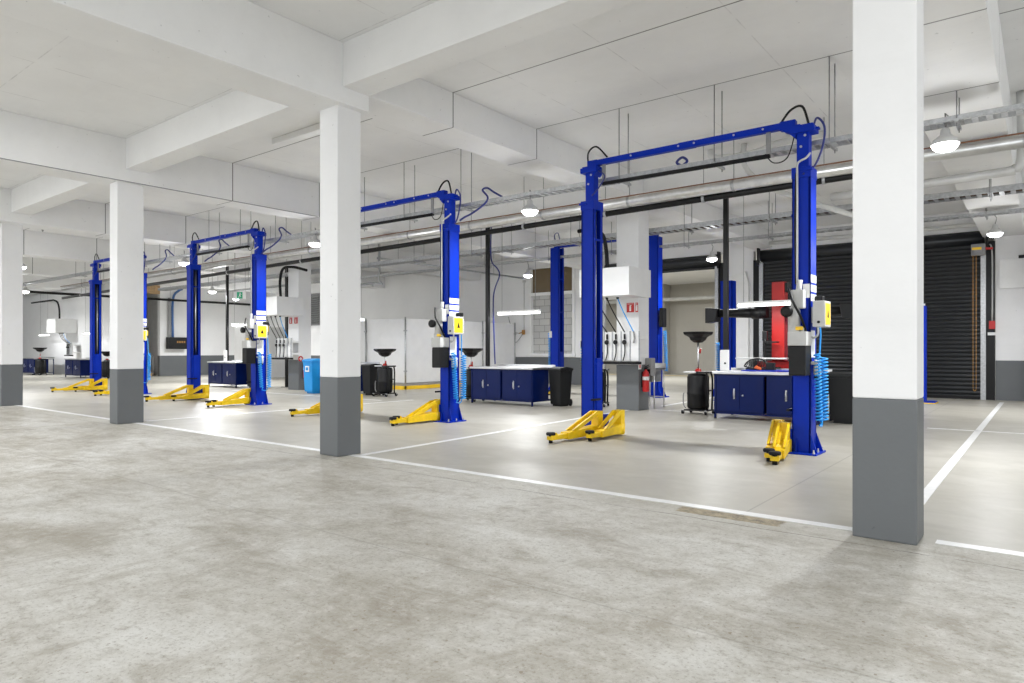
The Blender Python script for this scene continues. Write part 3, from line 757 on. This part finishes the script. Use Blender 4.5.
drainer((-34.8, 13.4, 0), .2, 'black oil drainer just right of the farthest lift\'s left tower', 1.3)

# ================================================================== OIL DISPENSING STATIONS
def gun(root, x, y, ztop, hose, loopside=0):
    g = MB().tube([(x, y, ztop), (x, y, ztop - .12)], .022, 8).lathe([(.045, -.02), (.055, 0), (.045, .02)], seg=14, mat=Matrix.Translation((x, y - .02, ztop - .18)) @ Matrix.Rotation(PI / 2, 4, 'X'))
    g.tube([(x, y, ztop - .22), (x + .01, y - .01, ztop - .42), (x - .04, y, ztop - .58)], .014, 8, 4)
    return g.build('oil_gun', hose, root)
def oil_station(loc, label, w=1.3, d=1.0, panel=(-.35, .52), z0=2.5, z1=3.1, sloped=.5, nguns=4, front=-.8, right=.58, anchor=None):
    r = thing('oil_station', label, 'oil dispensing station', loc, 0, 'oil dispensing stations on columns')
    bx = MB().box(-w + .42, right, front - .2, front - .2 + d, z0, z1, .008).build('reel_cabinet', 'white_box', r)
    x0, x1 = panel
    yb = max(front, -.52) + .1; hy = max(front, -.55)
    pb = MB().box(x0, x1, yb, yb + .06, 1.12, 1.75, .004)
    pb.box(x0 - .0, x1, yb + .06, -.001 if anchor is None else anchor, 1.2, 1.26).box(x0, x1, yb + .06, -.001 if anchor is None else anchor, 1.6, 1.66)
    back = pb.build('gun_panel', 'white_box', r)
    n = nguns
    for i in range(n + 1):
        xx = x0 + (x1 - x0) * i / n
        MB().box(xx - .012, xx + .012, yb - .03, yb, 1.1, 1.76, .002).build('panel_rail', 'galv', back)
    MB().box(x0 - .05, x1 + .02, yb - .16, yb + .06, 1.04, 1.1, .006).build('drip_tray', 'black', r)
    for i in range(n):
        xx = x0 + (x1 - x0) * (i + .5) / n
        last = i == n - 1
        if not last: gun(r, xx, yb - .06, 1.70, 'black')
        else: MB().tube([(xx, yb - .06, 1.75), (xx + .02, yb - .06, 1.6), (xx, yb - .06, 1.5)], .018, 8).build('air_nozzle', 'grey_mid', r)
        tx = xx - sloped + .05 * i
        MB().lathe([(.03, -.04), (.03, 0)], (tx, hy, z0), 10).build('hose_guide', 'black', r)
        MB().tube([(tx, hy, z0 - .02), (tx + (xx - tx) * .4, hy, z0 - .32), (xx, yb - .06, 1.74)], .013, 6, 4).build('delivery_hose', 'coil' if last else 'rubber', r)
    return r
s1 = oil_station((-7.38, 13.598, 0), 'white oil dispensing station with hose guns on the nearer column', 1.06)
s2 = oil_station((-20.15, 13.598, 0), 'white oil dispensing station with hose guns on the farther column by the blue bin')
s3 = oil_station((-42.1, 14.548, 0), 'white oil dispensing station on the far left wall above the benches', 1.3, 1.05, (.3, .9), 2.3, 3.05, .9, 4, -.85, .42)
# flexible hose from the pipes down to the cabinets
for (x, y, z, lab, sx) in ((-7.75, 13.35, 3.1, 'thick black hose feeding the nearer oil station cabinet', 1), (-20.5, 13.35, 3.1, 'thick black hose feeding the farther oil station cabinet', 1), (-42.3, 13.9, 3.05, 'thick black hose feeding the far left oil station cabinet', -1)):
    tag(MB().tube([(x, y, z), (x - .03, y, z + .5), (x - .12, y - .05, z + .9), (x - .5, y - .1, z + 1.05), (x - 1.0, y - .1, z + 1.06), (x - 1.0 - (3 if sx < 0 else 0), y - .1, z + 1.05)] if sx < 0 else
               [(x, y, z), (x - .03, y, z + .5), (x - .10, y - .05, z + .85), (x - .35, y - .1, z + .98), (x - .7, y - .12, z + .98)] if x > -10 else
               [(x, y, z), (x - .05, y, z + .6), (x + .2, y - .05, z + 1.0), (x + .8, y - .08, z + 1.02), (x + 1.6, y - .1, z + .85)], .045, 10, 6).build('flexible_hose', 'rubber'), lab, 'hose')

# fire point signs and extinguishers
def fire_sign(x, y, z, label, wd=.28):
    o = thing('fire_sign', label, 'sign', (x, y, z)); o.scale = (.66, 1, .66)
    MB().box(-wd / 2, wd / 2, -.006, 0, -.16, .16, .002).build('plate', 'sign_red', o)
    m = MB(); m.lathe([(.035, -.1), (.035, .05), (.015, .08)], (0, -.008, 0), 10)
    t = MB().box(-.03, .03, -.009, -.006, -.12, .04).box(-.015, .015, -.009, -.006, .04, .09).box(.015, .05, -.009, -.006, .06, .075).box(-wd / 2 + .02, wd / 2 - .02, -.009, -.006, .12, .13)
    m.bm.free(); t.build('symbol', 'white_box', o)
    return o
fire_sign(-7.30, 13.592, 2.30, 'wider red fire sign on the column below the nearer oil cabinet')
fire_sign(-7.14, 13.592, 2.30, 'narrow red fire sign on the column edge at the nearer oil station', .1)
fire_sign(-20.28, 13.592, 2.36, 'left red fire sign below the farther oil cabinet', .24)
fire_sign(-19.98, 13.592, 2.36, 'right red fire sign below the farther oil cabinet', .28)
def extinguisher(x, y, z, rz, label):
    o = thing('fire_extinguisher', label, 'fire extinguisher', (x, y, z), rz, 'fire extinguishers')
    MB().lathe([(.06, 0), (.075, .015), (.075, .38), (.06, .44), (.03, .47), (.025, .50)], seg=18).build('cylinder', 'sign_red', o)
    MB().lathe([(.0762, .26), (.0762, .34)], seg=18).build('label_band', 'white_box', o)
    MB().box(-.02, .02, -.03, .03, .5, .54, .005).tube([(0, .02, .53), (0, -.09, .56)], .01, 6).tube([(0, .02, .55), (0, -.08, .6)], .01, 6).tube([(0, .03, .52), (.06, .06, .48), (.08, .04, .3), (.08, .0, .12)], .011, 6, 4).build('valve_and_hose', 'black', o)
    MB().box(-.02, .02, .07, .1, .1, .45).build('wall_bracket', 'black', o)
    return o
extinguisher(-7.0, 13.75, .42, -PI / 2 + PI, 'red fire extinguisher on the grey foot of the nearer oil station column')
extinguisher(-19.75, 13.8, .42, PI / 2, 'red fire extinguisher on the grey foot of the farther oil station column')
o = thing('fire_location_sign', 'round red and white sign above the farther fire extinguisher', 'sign', (-19.846, 13.68, 1.06)); o.scale = (1, .6, .6)
MB().lathe([(.16, 0), (.16, .006)], seg=24, mat=Matrix.Rotation(PI / 2, 4, 'Y')).build('plate', 'sign_red', o)
MB().box(.006, .009, -.09, .09, -.03, .03).box(.006, .009, -.03, .03, -.09, .09).build('symbol', 'white_box', o)
o = thing('fire_location_sign', 'small white and red tag above the nearer fire extinguisher', 'sign', (-7.098, 13.64, 1.0))
MB().box(0, .006, -.06, .08, -.08, .12, .002).build('plate', 'white_box', o)
MB().box(.006, .008, -.02, .04, -.05, .02).build('symbol', 'sign_red', o)
# stainless wash stand beside the column
o = thing('wash_stand', 'stainless steel wash stand right of the grey column foot at the oil station', 'wash stand', (-7.26, 14.62, 0)); o.scale = (.72, .9, .98)
m = MB()
for (a, b) in ((-.28, -.28), (.22, -.28), (-.28, .28), (.22, .28)): m.tube([(a, b, 0), (a, b, .9)], .02, 8)
m.tube([(-.28, -.28, .25), (.22, -.28, .25)], .015, 6).tube([(-.28, .28, .25), (.22, .28, .25)], .015, 6).tube([(-.28, -.28, .25), (-.28, .28, .25)], .015, 6).build('leg_frame', 'steel', o)
MB().box(-.33, .27, -.33, .33, .9, .96, .008).box(-.33, .27, .3, .33, .96, 1.06).build('bench_top', 'steel', o)
MB().box(-.2, .15, -.25, .25, .62, .9, .02).build('basin', 'steel', o)
o = thing('paper_dispenser', 'dark grey dispenser box on the rear of the oil station column', 'dispenser', (-7.0, 14.0, 1.02))
MB().box(-.1, .06, -.1, .1, -.25, .15, .02).build('case', 'grey_mid', o); MB().box(-.06, .03, -.104, -.1, -.2, -.1).build('slot', 'black', o)

# ================================================================== WHEEL ALIGNER
r = thing('wheel_aligner', 'red wheel alignment mast with long black camera boom behind the right workbench', 'wheel aligner', (-4.4, 14.75, 0))
MB().box(-.13, .13, -.12, .12, .4, 2.78, .01).build('mast', 'red', r)
MB().box(.13, .19, -.1, .1, 2.56, 2.76, .01).build('mast_cap', 'black', r)
MB().box(-.36, .36, -.35, .3, .08, 1.12, .02).build('console', 'red', r)
MB().box(-.13, .13, -.37, -.345, .1, 1.0, .01).build('console_insert', 'black', r)
for sx in (-.3, .3):
    MB().lathe([(.04, 0), (.04, .08)], (sx, 0, 0), 10).build('castor', 'rubber', r)
bm_ = MB().tube([(-1.35, -.16, 2.16), (-.55, -.16, 2.14), (-.2, -.16, 2.15)], .085, 14, 0, .125).tube([(1.35, -.16, 2.13), (.5, -.16, 2.13), (.2, -.16, 2.13)], .085, 14, 0, .125).tube([(-.52, -.16, 2.14), (-.3, -.16, 2.14)], .13, 14)
boom = bm_.build('camera_boom', 'black', r)
for s in (-1, 1):
    pd = MB().prism([(-.17, -.19), (.07, -.15), (.12, .13), (-.17, .15)], 'y', -.32, -.02, .02)
    pdo = pd.build('camera_pod', 'black', boom); pdo.location = (s * 1.34, 0, 2.13); pdo.scale = (-s if s > 0 else 1, 1, 1)
MB().box(.2, .5, -.2, .1, 1.95, 2.35, .04).build('boom_housing', 'black', r)
MB().tube([(-.2, -.35, 1.1), (-.2, -.3, 1.75)], .02, 8).box(-.26, -.16, -.33, -.25, 1.55, 1.75, .01).box(-.2, .05, -.4, -.2, 1.5, 1.53, .004).build('monitor_arm', 'black', r)
MB().box(-.75, .3, -.55, -.15, 1.16, 1.19, .006).build('keyboard_shelf', 'grey_light', r)
MB().box(.3, .5, -.35, .0, 1.1, 1.6, .02).build('printer', 'black', r)

# ================================================================== WASH BAY SCREENS
r = thing('wash_bay_screen', 'white panelled screen enclosure on a yellow edged kerb at rear left', 'screen', (-17.4, 16.2, 0))
for i in range(3):
    MB().box(-.02, .02, .03 + i * 2.05, 2.05 + i * 2.05, .22, 2.45, .004).build('screen_panel', 'screen', r)
for i in range(2):
    MB().box(-2.1 - i * 2.1, -.03 - i * 2.1, -.02, .02, .22, 2.45, .004).build('screen_panel', 'screen', r)
for (px, py) in [(0, 0)] + [(0, 2.05 * k) for k in (1, 2, 3)] + [(-2.1 * k, 0) for k in (1, 2)]:
    MB().tube([(px + .05, py - .05, .1), (px + .05, py - .05, 2.5)], .028, 8).box(px + .0, px + .09, py - .09, py, 2.0, 2.05).box(px + .0, px + .09, py - .09, py, .6, .65).build('screen_post', 'galv', r)
MB().box(-.1, .08, -.1, 6.2, 0, .2, .01).box(-4.3, -.1, -.1, .1, 0, .2, .01).build('kerb', 'grey_mid', r)
MB().box(.08, .16, -.2, 6.2, 0, .12, .005).box(-4.3, .16, -.28, -.1, 0, .12, .005).build('yellow_edge', 'yellow_label', r)
# second small screen between the third lift and its bench
r = thing('privacy_screen', 'white boxed partition beyond the third lift\'s right tower', 'screen', (-30.5, 18.0, 0))
MB().box(-1.1, .4, -.03, .03, 0, 2.5, .005).build('front_panel', 'screen', r)
MB().box(.4, .46, -.03, 2.5, 0, 2.5, .005).build('side_panel', 'screen', r)

# ================================================================== WALL FITTINGS
r = thing('wall_heater', 'dark grey heater box on the left end wall with blue pipe above', 'heater', (-36.44, 17.4, 1.42))
MB().box(-.05, .34, -.5, .5, 0, .62, .03).build('case', 'grey_mid', r).data.materials[0] = M['black']
m = MB()
for k in range(4): m.box(.34, .345, -.1 + k * .12, -.02 + k * .12, .32, .42)
m.build('control_panel', 'brass', r)
MB().tube([(.1, -.2, .62), (.1, -.2, 2.6), (.1, .1, 3.1), (.1, .3, 3.2)], .06, 10, 4).build('blue_pipe', simple('dull_blue_pipe', (.05, .14, .36), .45), r)
MB().box(.0, .08, -.42, -.3, .62, 2.7).build('pipe_channel', 'grey_mid', r)
r = thing('wall_louvre', 'grey slatted louvre high on the rear wall left of the second column', 'louvre', (-31.9, YB - .02, 2.75))
MB().box(-1.3, 1.1, -.04, 0, -.05, 1.7, .004).build('louvre_frame', 'grey_mid', r)
for k in range(13): MB().prism([(-.14, .03 + k * .12), (-.04, .1 + k * .12), (-.04, .12 + k * .12), (-.15, .05 + k * .12)], 'x', -1.26, 1.06).build('louvre_slat', 'galv', r)
r = thing('air_hose_point', 'brass air outlet with hanging grey hose on wall right of the screens', 'air hose', (-16.95, YB - .1, 2.05))
MB().tube([(0, 0, 2.2), (0, 0, .1)], .02, 8).box(-.06, .06, -.03, .03, 2.1, 2.2).build('drop_pipe', 'grey_light', r)
MB().box(-.06, .06, -.08, .0, -.05, .14, .01).tube([(0, -.05, .05), (-.2, -.08, .0)], .02, 6).build('valve', 'brass', r)
MB().tube([(-.2, -.08, 0), (-.5, -.08, .1), (-.7, -.08, .5), (-.75, -.08, .7)], .014, 6, 6).tube([(-.02, -.08, -.05), (-.3, -.1, -.35), (-.7, -.1, -.55)], .014, 6, 5).build('hose', 'grey_mid', r)

# exit sign
r = thing('exit_sign', 'green running man exit sign hanging above the workbench between third lift\'s towers', 'sign', (-23.3, 13.48, 3.37), math.radians(30))
MB().box(-.24, .24, -.03, .03, -.14, .14, .01).build('housing', 'white_box', r)
MB().box(-.11, .11, -.034, -.03, -.12, .12).build('green_field', 'green', r)
MB().lathe([(.02, 0), (.02, .003)], seg=12, mat=Matrix.Translation((.02, -.034, .075)) @ Matrix.Rotation(PI / 2, 4, 'X')).prism([(-.02, -.01), (.025, -.02), (.03, .05), (-.005, .05)], 'y', -.038, -.034).prism([(-.02, -.01), (.0, -.015), (-.03, -.09), (-.05, -.085)], 'y', -.038, -.034).prism([(.0, -.01), (.025, -.015), (.06, -.06), (.045, -.075)], 'y', -.038, -.034).prism([(.02, .045), (.03, .03), (.07, .02), (.07, .035)], 'y', -.038, -.034).build('running_figure', 'white_box', r)
MB().tube([(-.2, 0, .14), (-.2, 0, CEIL - 3.37)], .006, 6).tube([(.2, 0, .14), (.2, 0, CEIL - 3.37)], .006, 6).build('hanging_rod', 'galv_dark', r)

# ================================================================== PIPES, TRAYS, RODS
def rod(root, x, y, z0, z1): return MB().tube([(x, y, z0), (x, y, z1)], .007, 6).build('hanger_rod', 'galv_dark', root)
def pipe_run(name, label, x0, x1, y, za, zb, rad, mat, rods, cat='pipe', collars=()):
    r = thing(name, label, cat, (0, y, 0))
    MB().tube([(x0, 0, za), (x1, 0, zb)], rad, 16).build('pipe_body', mat, r)
    for xx in rods:
        z = za + (zb - za) * (xx - x0) / (x1 - x0)
        inb = any(a < xx < b for a, b in ((-7.6, -6.95),))
        top = 4.66 if inb else CEIL
        if any(a - .05 < xx < b + .05 for a, b in ((-1.33, -.41), (-13.78, -13.13), (-20.05, -19.4), (-26.3, -25.65), (-32.6, -31.95))): continue
        rod(r, xx, 0, z + rad, top)
        MB().tube([(xx - .025, 0, z), (xx + .025, 0, z)], rad + .012, 14).build('clamp', 'galv', r)
    return r
xs = [-.2 - 2.07 * k for k in range(17)]
pipe_run('duct_pipe', 'long pale grey pipe under the ceiling just above the black pipe', 8, -35.8, 11.9, 4.29, 4.21, .1, 'alu', xs)
pipe_run('black_pipe', 'long black pipe running below the pale grey pipe', -1.7, -36.1, 12.0, 4.165, 3.79, .058, 'blackpipe', [x - .6 for x in xs[1:]])
pipe_run('copper_pipe', 'x', 0, 1, 0, 0, 0, .01, 'copper', []) if 0 else None
r = thing('black_pipe', 'black pipe running along the left end wall above the heater box', 'pipe', (-36.2, 0, 0))
MB().tube([(0, 6, 4.0), (0, YB - .3, 4.0)], .06, 12).build('pipe_body', 'blackpipe', r)
for yy in (9.0, 13.0, 17, 20.5): MB().tube([(0, yy, 4.05), (0, yy, CEIL)], .007, 6).build('hanger_rod', 'galv_dark', r)
pipe_run('copper_pipe', 'thin brown pipe running along the top of the pale grey pipe', 8, -35.8, 11.80, 4.375, 4.295, .012, 'copper', [])
tag(MB().tube([(-2.9, 12.6, 3.98), (-.6, 12.6, 4.02), (-.36, 12.6, 4.05), (-.27, 12.6, 4.2), (-.27, 12.6, CEIL - .01)], .068, 14, 5).build('drain_pipe', 'pipe'), 'pale grey drain pipe with upward bend at upper right', 'pipe')
tag(MB().tube([(-5.05, 12.6, CEIL - .01), (-5.0, 12.6, 5.04), (-4.6, 12.6, 4.98), (-4.1, 12.6, 5.0), (-3.8, 12.6, 5.08), (-3.0, 12.6, 5.1)], .06, 12, 5).build('drain_pipe', 'pvc'), 'white drain pipe with bends above the nearest lift\'s crossbeam', 'pipe')
tag(MB().tube([(-4.4, 12.6, CEIL - .01), (-4.4, 12.6, 4.8), (-4.2, 12.8, 4.5), (-3.8, 13.0, 4.25), (-2.1, 13.6, 3.5)], .05, 12, 3).build('drain_pipe', 'pvc'), 'slanting white drain pipe behind the nearest lift\'s right tower', 'pipe')
pipe_run('wall_pipe', 'pale pipe along the top of the closed roller door', 3, -7.6, YB - .3, 4.72, 4.78, .06, 'pvc', [])
r = thing('wall_conduit', 'grey conduit running back along the wash bay toward the rear wall', 'conduit', (-17.0, 0, 4.33))
MB().tube([(0, 14.6, 0), (0, YB - .1, 0)], .035, 8).build('conduit_body', 'galv', r)
for yy in (15.5, 18, 20.5): MB().tube([(0, yy, 0), (0, yy, CEIL - 4.33)], .007, 6).build('hanger_rod', 'galv_dark', r)
r = thing('drop_conduit', 'short grey conduit elbow hanging above the wash bay screens', 'conduit', (-17.6, 15.2, 0))
MB().tube([(-3.2, 0, 3.62), (-.1, 0, 3.62), (0, 0, 3.7), (0, 0, CEIL - .01)], .035, 8, 2).build('conduit_body', 'galv', r)
MB().box(-1.1, -.35, -.05, .05, 3.50, 3.58, .01).build('end_fitting', 'grey_light', r)

tag(MB().tube([(-11.5, 13.76, 4.6), (-11.5, 13.76, 3.75), (-11.3, 13.76, 3.5), (-11.2, 13.74, 3.3), (-11.36, 13.72, 2.9), (-11.42, 13.75, 2.4), (-11.4, 13.8, .985)], .018, 8, 4).build('air_drop_hose', 'blue_cable'), 'thin blue air hose dropping beside the middle black post', 'hose')

def tray(label, name, x0, x1, y0, y1, z, h, rods, fill, dense=.16, hang_y=None):
    r = thing(name, label, 'cable tray', (0, 0, z))
    m = MB()
    for yy in (y0, y1): m.box(x0, x1, yy - .008, yy + .008, 0, h)
    n = int((x1 - x0) / dense)
    for k in range(n):
        xx = x0 + k * dense; m.box(xx, xx + dense * .45, y0, y1, -.004, .006)
        m.box(xx, xx + dense * .3, y0 - .012, y0 - .008, .012, h - .012) if fill else None
    m.build('tray_rails', 'galv', r)
    if fill:
        c = MB()
        for q in range(5):
            yy = y0 + .04 + (y1 - y0 - .08) * q / 4
            pts = [(x0 + (x1 - x0) * k / 40, yy + random.uniform(-.02, .02), .03 + random.uniform(0, .03)) for k in range(41)]
            c.tube(pts, .022, 6)
        c.build('cable_bundle', 'wires', r)
    for xx in rods:
        inb = any(a - .02 < xx < b + .02 for a, b in ((-7.6, -6.95),))
        lo = any(a - .02 < xx < b + .02 for a, b in ((-1.33, -.41), (-13.78, -13.13), (-20.05, -19.4), (-26.3, -25.65), (-32.6, -31.95)))
        top = (4.41 if lo else 4.66 if inb else CEIL) - z
        if top < .1: continue
        for yy in (y0 - .03, y1 + .03):
            MB().tube([(xx, yy, -.08), (xx, yy, top)], .008, 6).build('hanger_rod', 'galv_dark', r)
        MB().box(xx - .02, xx + .02, y0 - .1, y1 + .1, -.04, -.006).build('strut', 'galv', r)
    return r
tray('upper slotted cable tray running over the lift towers', 'cable_tray', -34, 6, 9.58, 9.82, 4.07, .06, [-.82 - 0 + 0 * 1, -2.22, -3.77, -5.33, -8.73, -10.3, -11.9, -14.9, -16.5, -18.1, -21.0, -22.7, -24.3, -27.5], False, .14)
tray('middle cable tray packed with brown cables below the pipes', 'cable_tray', -31.5, 6, 14.25, 14.6, 4.05, .1, [-.75, -2.6, -4.45, -6.3, -8.0, -9.3, -11.5, -12.6, -14.9, -17.0, -18.9, -21.5, -24, -27], True, .16)
tray('thin far cable tray running between the rear pendant lamps', 'cable_tray', -34, 6, 17.85, 18.1, 4.28, .06, [-1.0, -3.3, -5.6, -7.9, -10.2, -12.5, -15.2], False, .2)

# blue drop cables curling off the upper tray
for i, (x, lab) in enumerate(((-9.75 + 1.3, 'blue curling cable from upper tray to second lift\'s tower'), (-15.05, 'blue curling cable from upper tray to third lift\'s right tower'), (-17.9, 'blue curling cable from upper tray to third lift\'s left tower'), (-21.0, 'blue curling cable from upper tray right of the left column'))):
    tag(MB().tube([(x + .62, 9.68, 4.16), (x + .45, 9.66, 4.26), (x + .3, 9.64, 4.36), (x + .2, 9.62, 4.33), (x + .36, 9.58, 4.17), (x + .3, 9.56, 4.05), (x + .05, 9.5, 3.9), (x - .1, 9.46, 3.84), (x - .2, 9.43, 3.78)], .018, 8, 6).build('drop_cable', 'blue_cable'), lab, 'cable')
o = tag(MB().tube([(-4.35, 9.7, 4.15), (-4.42, 9.7, 4.21), (-4.33, 9.7, 4.27), (-4.25, 9.7, 4.2), (-4.34, 9.7, 4.14)], .02, 8, 5).build('cable_coil', 'blue_cable'), 'small blue cable coil on the upper tray above the nearest lift', 'cable')

# ================================================================== LAMPS
def pendant(x, y, z, label, energy, power=True):
    r = thing('pendant_lamp', label, 'pendant lamp', (x, y, z), 0, 'high-bay pendant lamps'); q = .88
    MB().lathe([(.035, .2), (.05, .18), (.055, .12), (.08, .10), (.13, .06), (.155, .0), (.148, .0), (.13, .045), (.05, .08)], seg=24).build('shade', 'grey_light', r)
    MB().lathe([(.05, -.08), (.10, -.065), (.135, -.03), (.147, .005), (.0, .02)], seg=24).build('lens', 'glow', r)
    top = CEIL - z if y < 15 else CEIL - z
    if abs(y - 9.7) < .2: top = 4.07 - z
    if abs(y - 18) < .3: top = 4.3 - z
    MB().tube([(0, 0, .2), (.02, 0, .27), (.03, 0, .34), (0, 0, .38), (0, 0, top)], .009, 6).build('hook_and_cord', 'galv_dark', r)
    l = bpy.data.lights.new('lamp_light', 'POINT'); l.shadow_soft_size = .12; l.energy = energy * .22; l.color = (.97, .985, 1)
    lo = bpy.data.objects.new('lamp_light', l); COL.objects.link(lo); lo.parent = r; lo.location = (0, 0, -.2)
    l = bpy.data.lights.new('lamp_beam', 'AREA'); l.shape = 'DISK'; l.size = .28; l.energy = energy * 1.15; l.color = (.97, .985, 1); l.spread = math.radians(170)
    lo = bpy.data.objects.new('lamp_beam', l); COL.objects.link(lo); lo.parent = r; lo.location = (0, 0, -.09)
    return r
E1 = 150
pendant(-.95, 9.7, 3.83, 'brightest hanging lamp at upper right beside the nearest column', E1)
pendant(-7.21, 9.7, 3.82, 'hanging lamp left of the nearest lift\'s left tower', E1)
pendant(-13.5, 9.7, 3.85, 'hanging lamp just left of the second column from right', E1)
pendant(-19.81, 9.7, 3.9, 'hanging lamp at left of the third lift\'s left tower', E1)
pendant(-26.3, 9.7, 3.9, 'hanging lamp near the farthest lift, behind the white column', E1) if 0 else None
pendant(-33.3, 9.7, 3.8, 'small lower hanging lamp at far left beside the leftmost column', E1)
pendant(-24.1, 6.9, 3.84, 'small upper hanging lamp at far left beside the leftmost column', E1 * .6)
pendant(-.85, 18, 3.87, 'hanging lamp above right end of the closed roller door', E1)
pendant(-7.17, 18, 3.85, 'hanging lamp before the open roller door', E1)
pendant(-13.46, 18, 3.83, 'hanging lamp left of the rear wall window', E1)
pendant(-25.3, 13.48, 3.62, 'hanging lamp far back beside the thin post at third lift\'s left tower', E1 * 2)
pendant(-31.5, 18, 3.9, 'added fill lamp before the left end wall, hidden behind a blue tower', E1 * 2)  # added out of sight to brighten the left end wall
pendant(-42, 10.5, 3.9, 'added fill lamp before the far left workbenches, behind a white column', E1 * 2)  # added behind the column to brighten the far left bays

def batten(x0, x1, y, z, label, top, energy, glow='tube_glow', rz=0):
    r = thing('batten_lamp', label, 'batten lamp', ((x0 + x1) / 2, y, z), rz, 'linear batten lamps')
    w = (x1 - x0) / 2
    MB().box(-w, w, -.05, .05, .02, .07, .008).build('lamp_body', 'white_box', r)
    MB().box(-w + .01, w - .01, -.045, .045, -.03, .02, .015).build('diffuser', glow, r)
    if top - z > .2:
        for s in (-.8, .8): MB().tube([(s * w, 0, .07), (s * w, 0, top - z)], .005, 6).build('hanging_wire', 'galv_dark', r)
    l = bpy.data.lights.new('batten_light', 'AREA'); l.shape = 'RECTANGLE'; l.size = (x1 - x0) * .95; l.size_y = .1; l.energy = energy; l.color = (.97, .985, 1); l.spread = PI
    lo = bpy.data.objects.new('batten_light', l); COL.objects.link(lo); lo.parent = r; lo.location = (0, 0, -.05)
    return r
E2 = 34
batten(-4.95, -3.75, 13.8, 2.26, 'bright batten lamp hanging over the right navy workbench', 4.66, E2)
batten(-11.3, -9.95, 13.8, 2.3, 'bright batten lamp hanging over the middle navy workbench', 4.66, E2)
batten(-17.9, -16.7, 13.8, 2.3, 'batten lamp just right of the second column, over a hidden bench', 4.66, E2)
batten(-24.4, -23.0, 13.8, 2.3, 'batten lamp over the bench between third lift\'s towers', 4.66, E2)
batten(-38.6, -37.2, 13.8, 2.2, 'batten lamp over the far left workbench', 4.66, E2 * .2)
batten(-45.0, -43.6, 13.8, 2.2, 'batten lamp over the leftmost workbench', 4.66, E2 * .2)
# surface fitting on the ceiling above the second column, unlit, with a hook
r = thing('ceiling_fitting', 'unlit white batten fitting on the ceiling left of the second column', 'ceiling light', (-9.9, 7.1, CEIL - .11))
MB().box(-1.15, 1.1, -.09, .09, 0, .11, .02).build('fitting_body', 'white_box', r)
MB().tube([(.65, 0, 0), (.65, 0, -.18), (.72, 0, -.24), (.78, 0, -.18), (.78, 0, -.05)], .014, 6, 4).build('hook', 'grey_mid', r)
r = thing('ceiling_clip', 'black clip with two wire loops on the ceiling at far left', 'clip', (-22.9, 7.16, CEIL - .06))
MB().box(-.25, .35, -.05, .05, 0, .06, .01).build('clip_body', 'black', r)
for xx in (-.2, .25): MB().tube([(xx, 0, 0), (xx - .1, 0, -.15), (xx, 0, -.3), (xx + .1, 0, -.15), (xx, 0, 0)], .014, 6, 4).build('wire_loop', 'galv_dark', r)

# added lamps that brighten the parking side, out of view, and the bay beyond
for i, (x, y) in enumerate(((-1.0 + 2.6, 1.2), (-4, -3.5), (-10.5, 1.0), (-10.5, -4.5), (-17, 1.0), (-17, -4.5), (-24, 1.5), (4.5, -5))):
    batten(x - .75, x + .75, y, CEIL - .07, ['nearest', 'second', 'third', 'fourth', 'fifth', 'sixth', 'seventh', 'eighth'][i] + ' added fill batten over the parking floor, outside the picture', CEIL, 180)
for i, x in enumerate((-9, -15, -21)):
    batten(x - .75, x + .75, 29, CEIL - .07, ['right', 'middle', 'left'][i] + ' added fill batten in the concrete bay beyond the open door', CEIL, 420)  # added fill light for the bay walls

# ================================================================== WORLD, CAMERA, VIEW
w = bpy.data.worlds.new('world'); bpy.context.scene.world = w; w.use_nodes = True
bg = w.node_tree.nodes['Background']; bg.inputs[0].default_value = (.93, .965, 1, 1); bg.inputs[1].default_value = 2.5

cam = bpy.data.cameras.new('camera'); co = bpy.data.objects.new('camera', cam); COL.objects.link(co)
cam.sensor_width = 36; cam.lens = 679 / 1024 * 36
cam.shift_y = 9 / 1024; cam.clip_end = 300; cam.clip_start = .05
co.location = (0, 0, 1.34); co.rotation_euler = (PI / 2, 0, math.radians(38.13))
sc = bpy.context.scene; sc.camera = co
sc.view_settings.view_transform = 'Standard'; sc.view_settings.look = 'None'
sc.view_settings.exposure = -.15; sc.view_settings.gamma = 1; sc.view_settings.use_curve_mapping = False
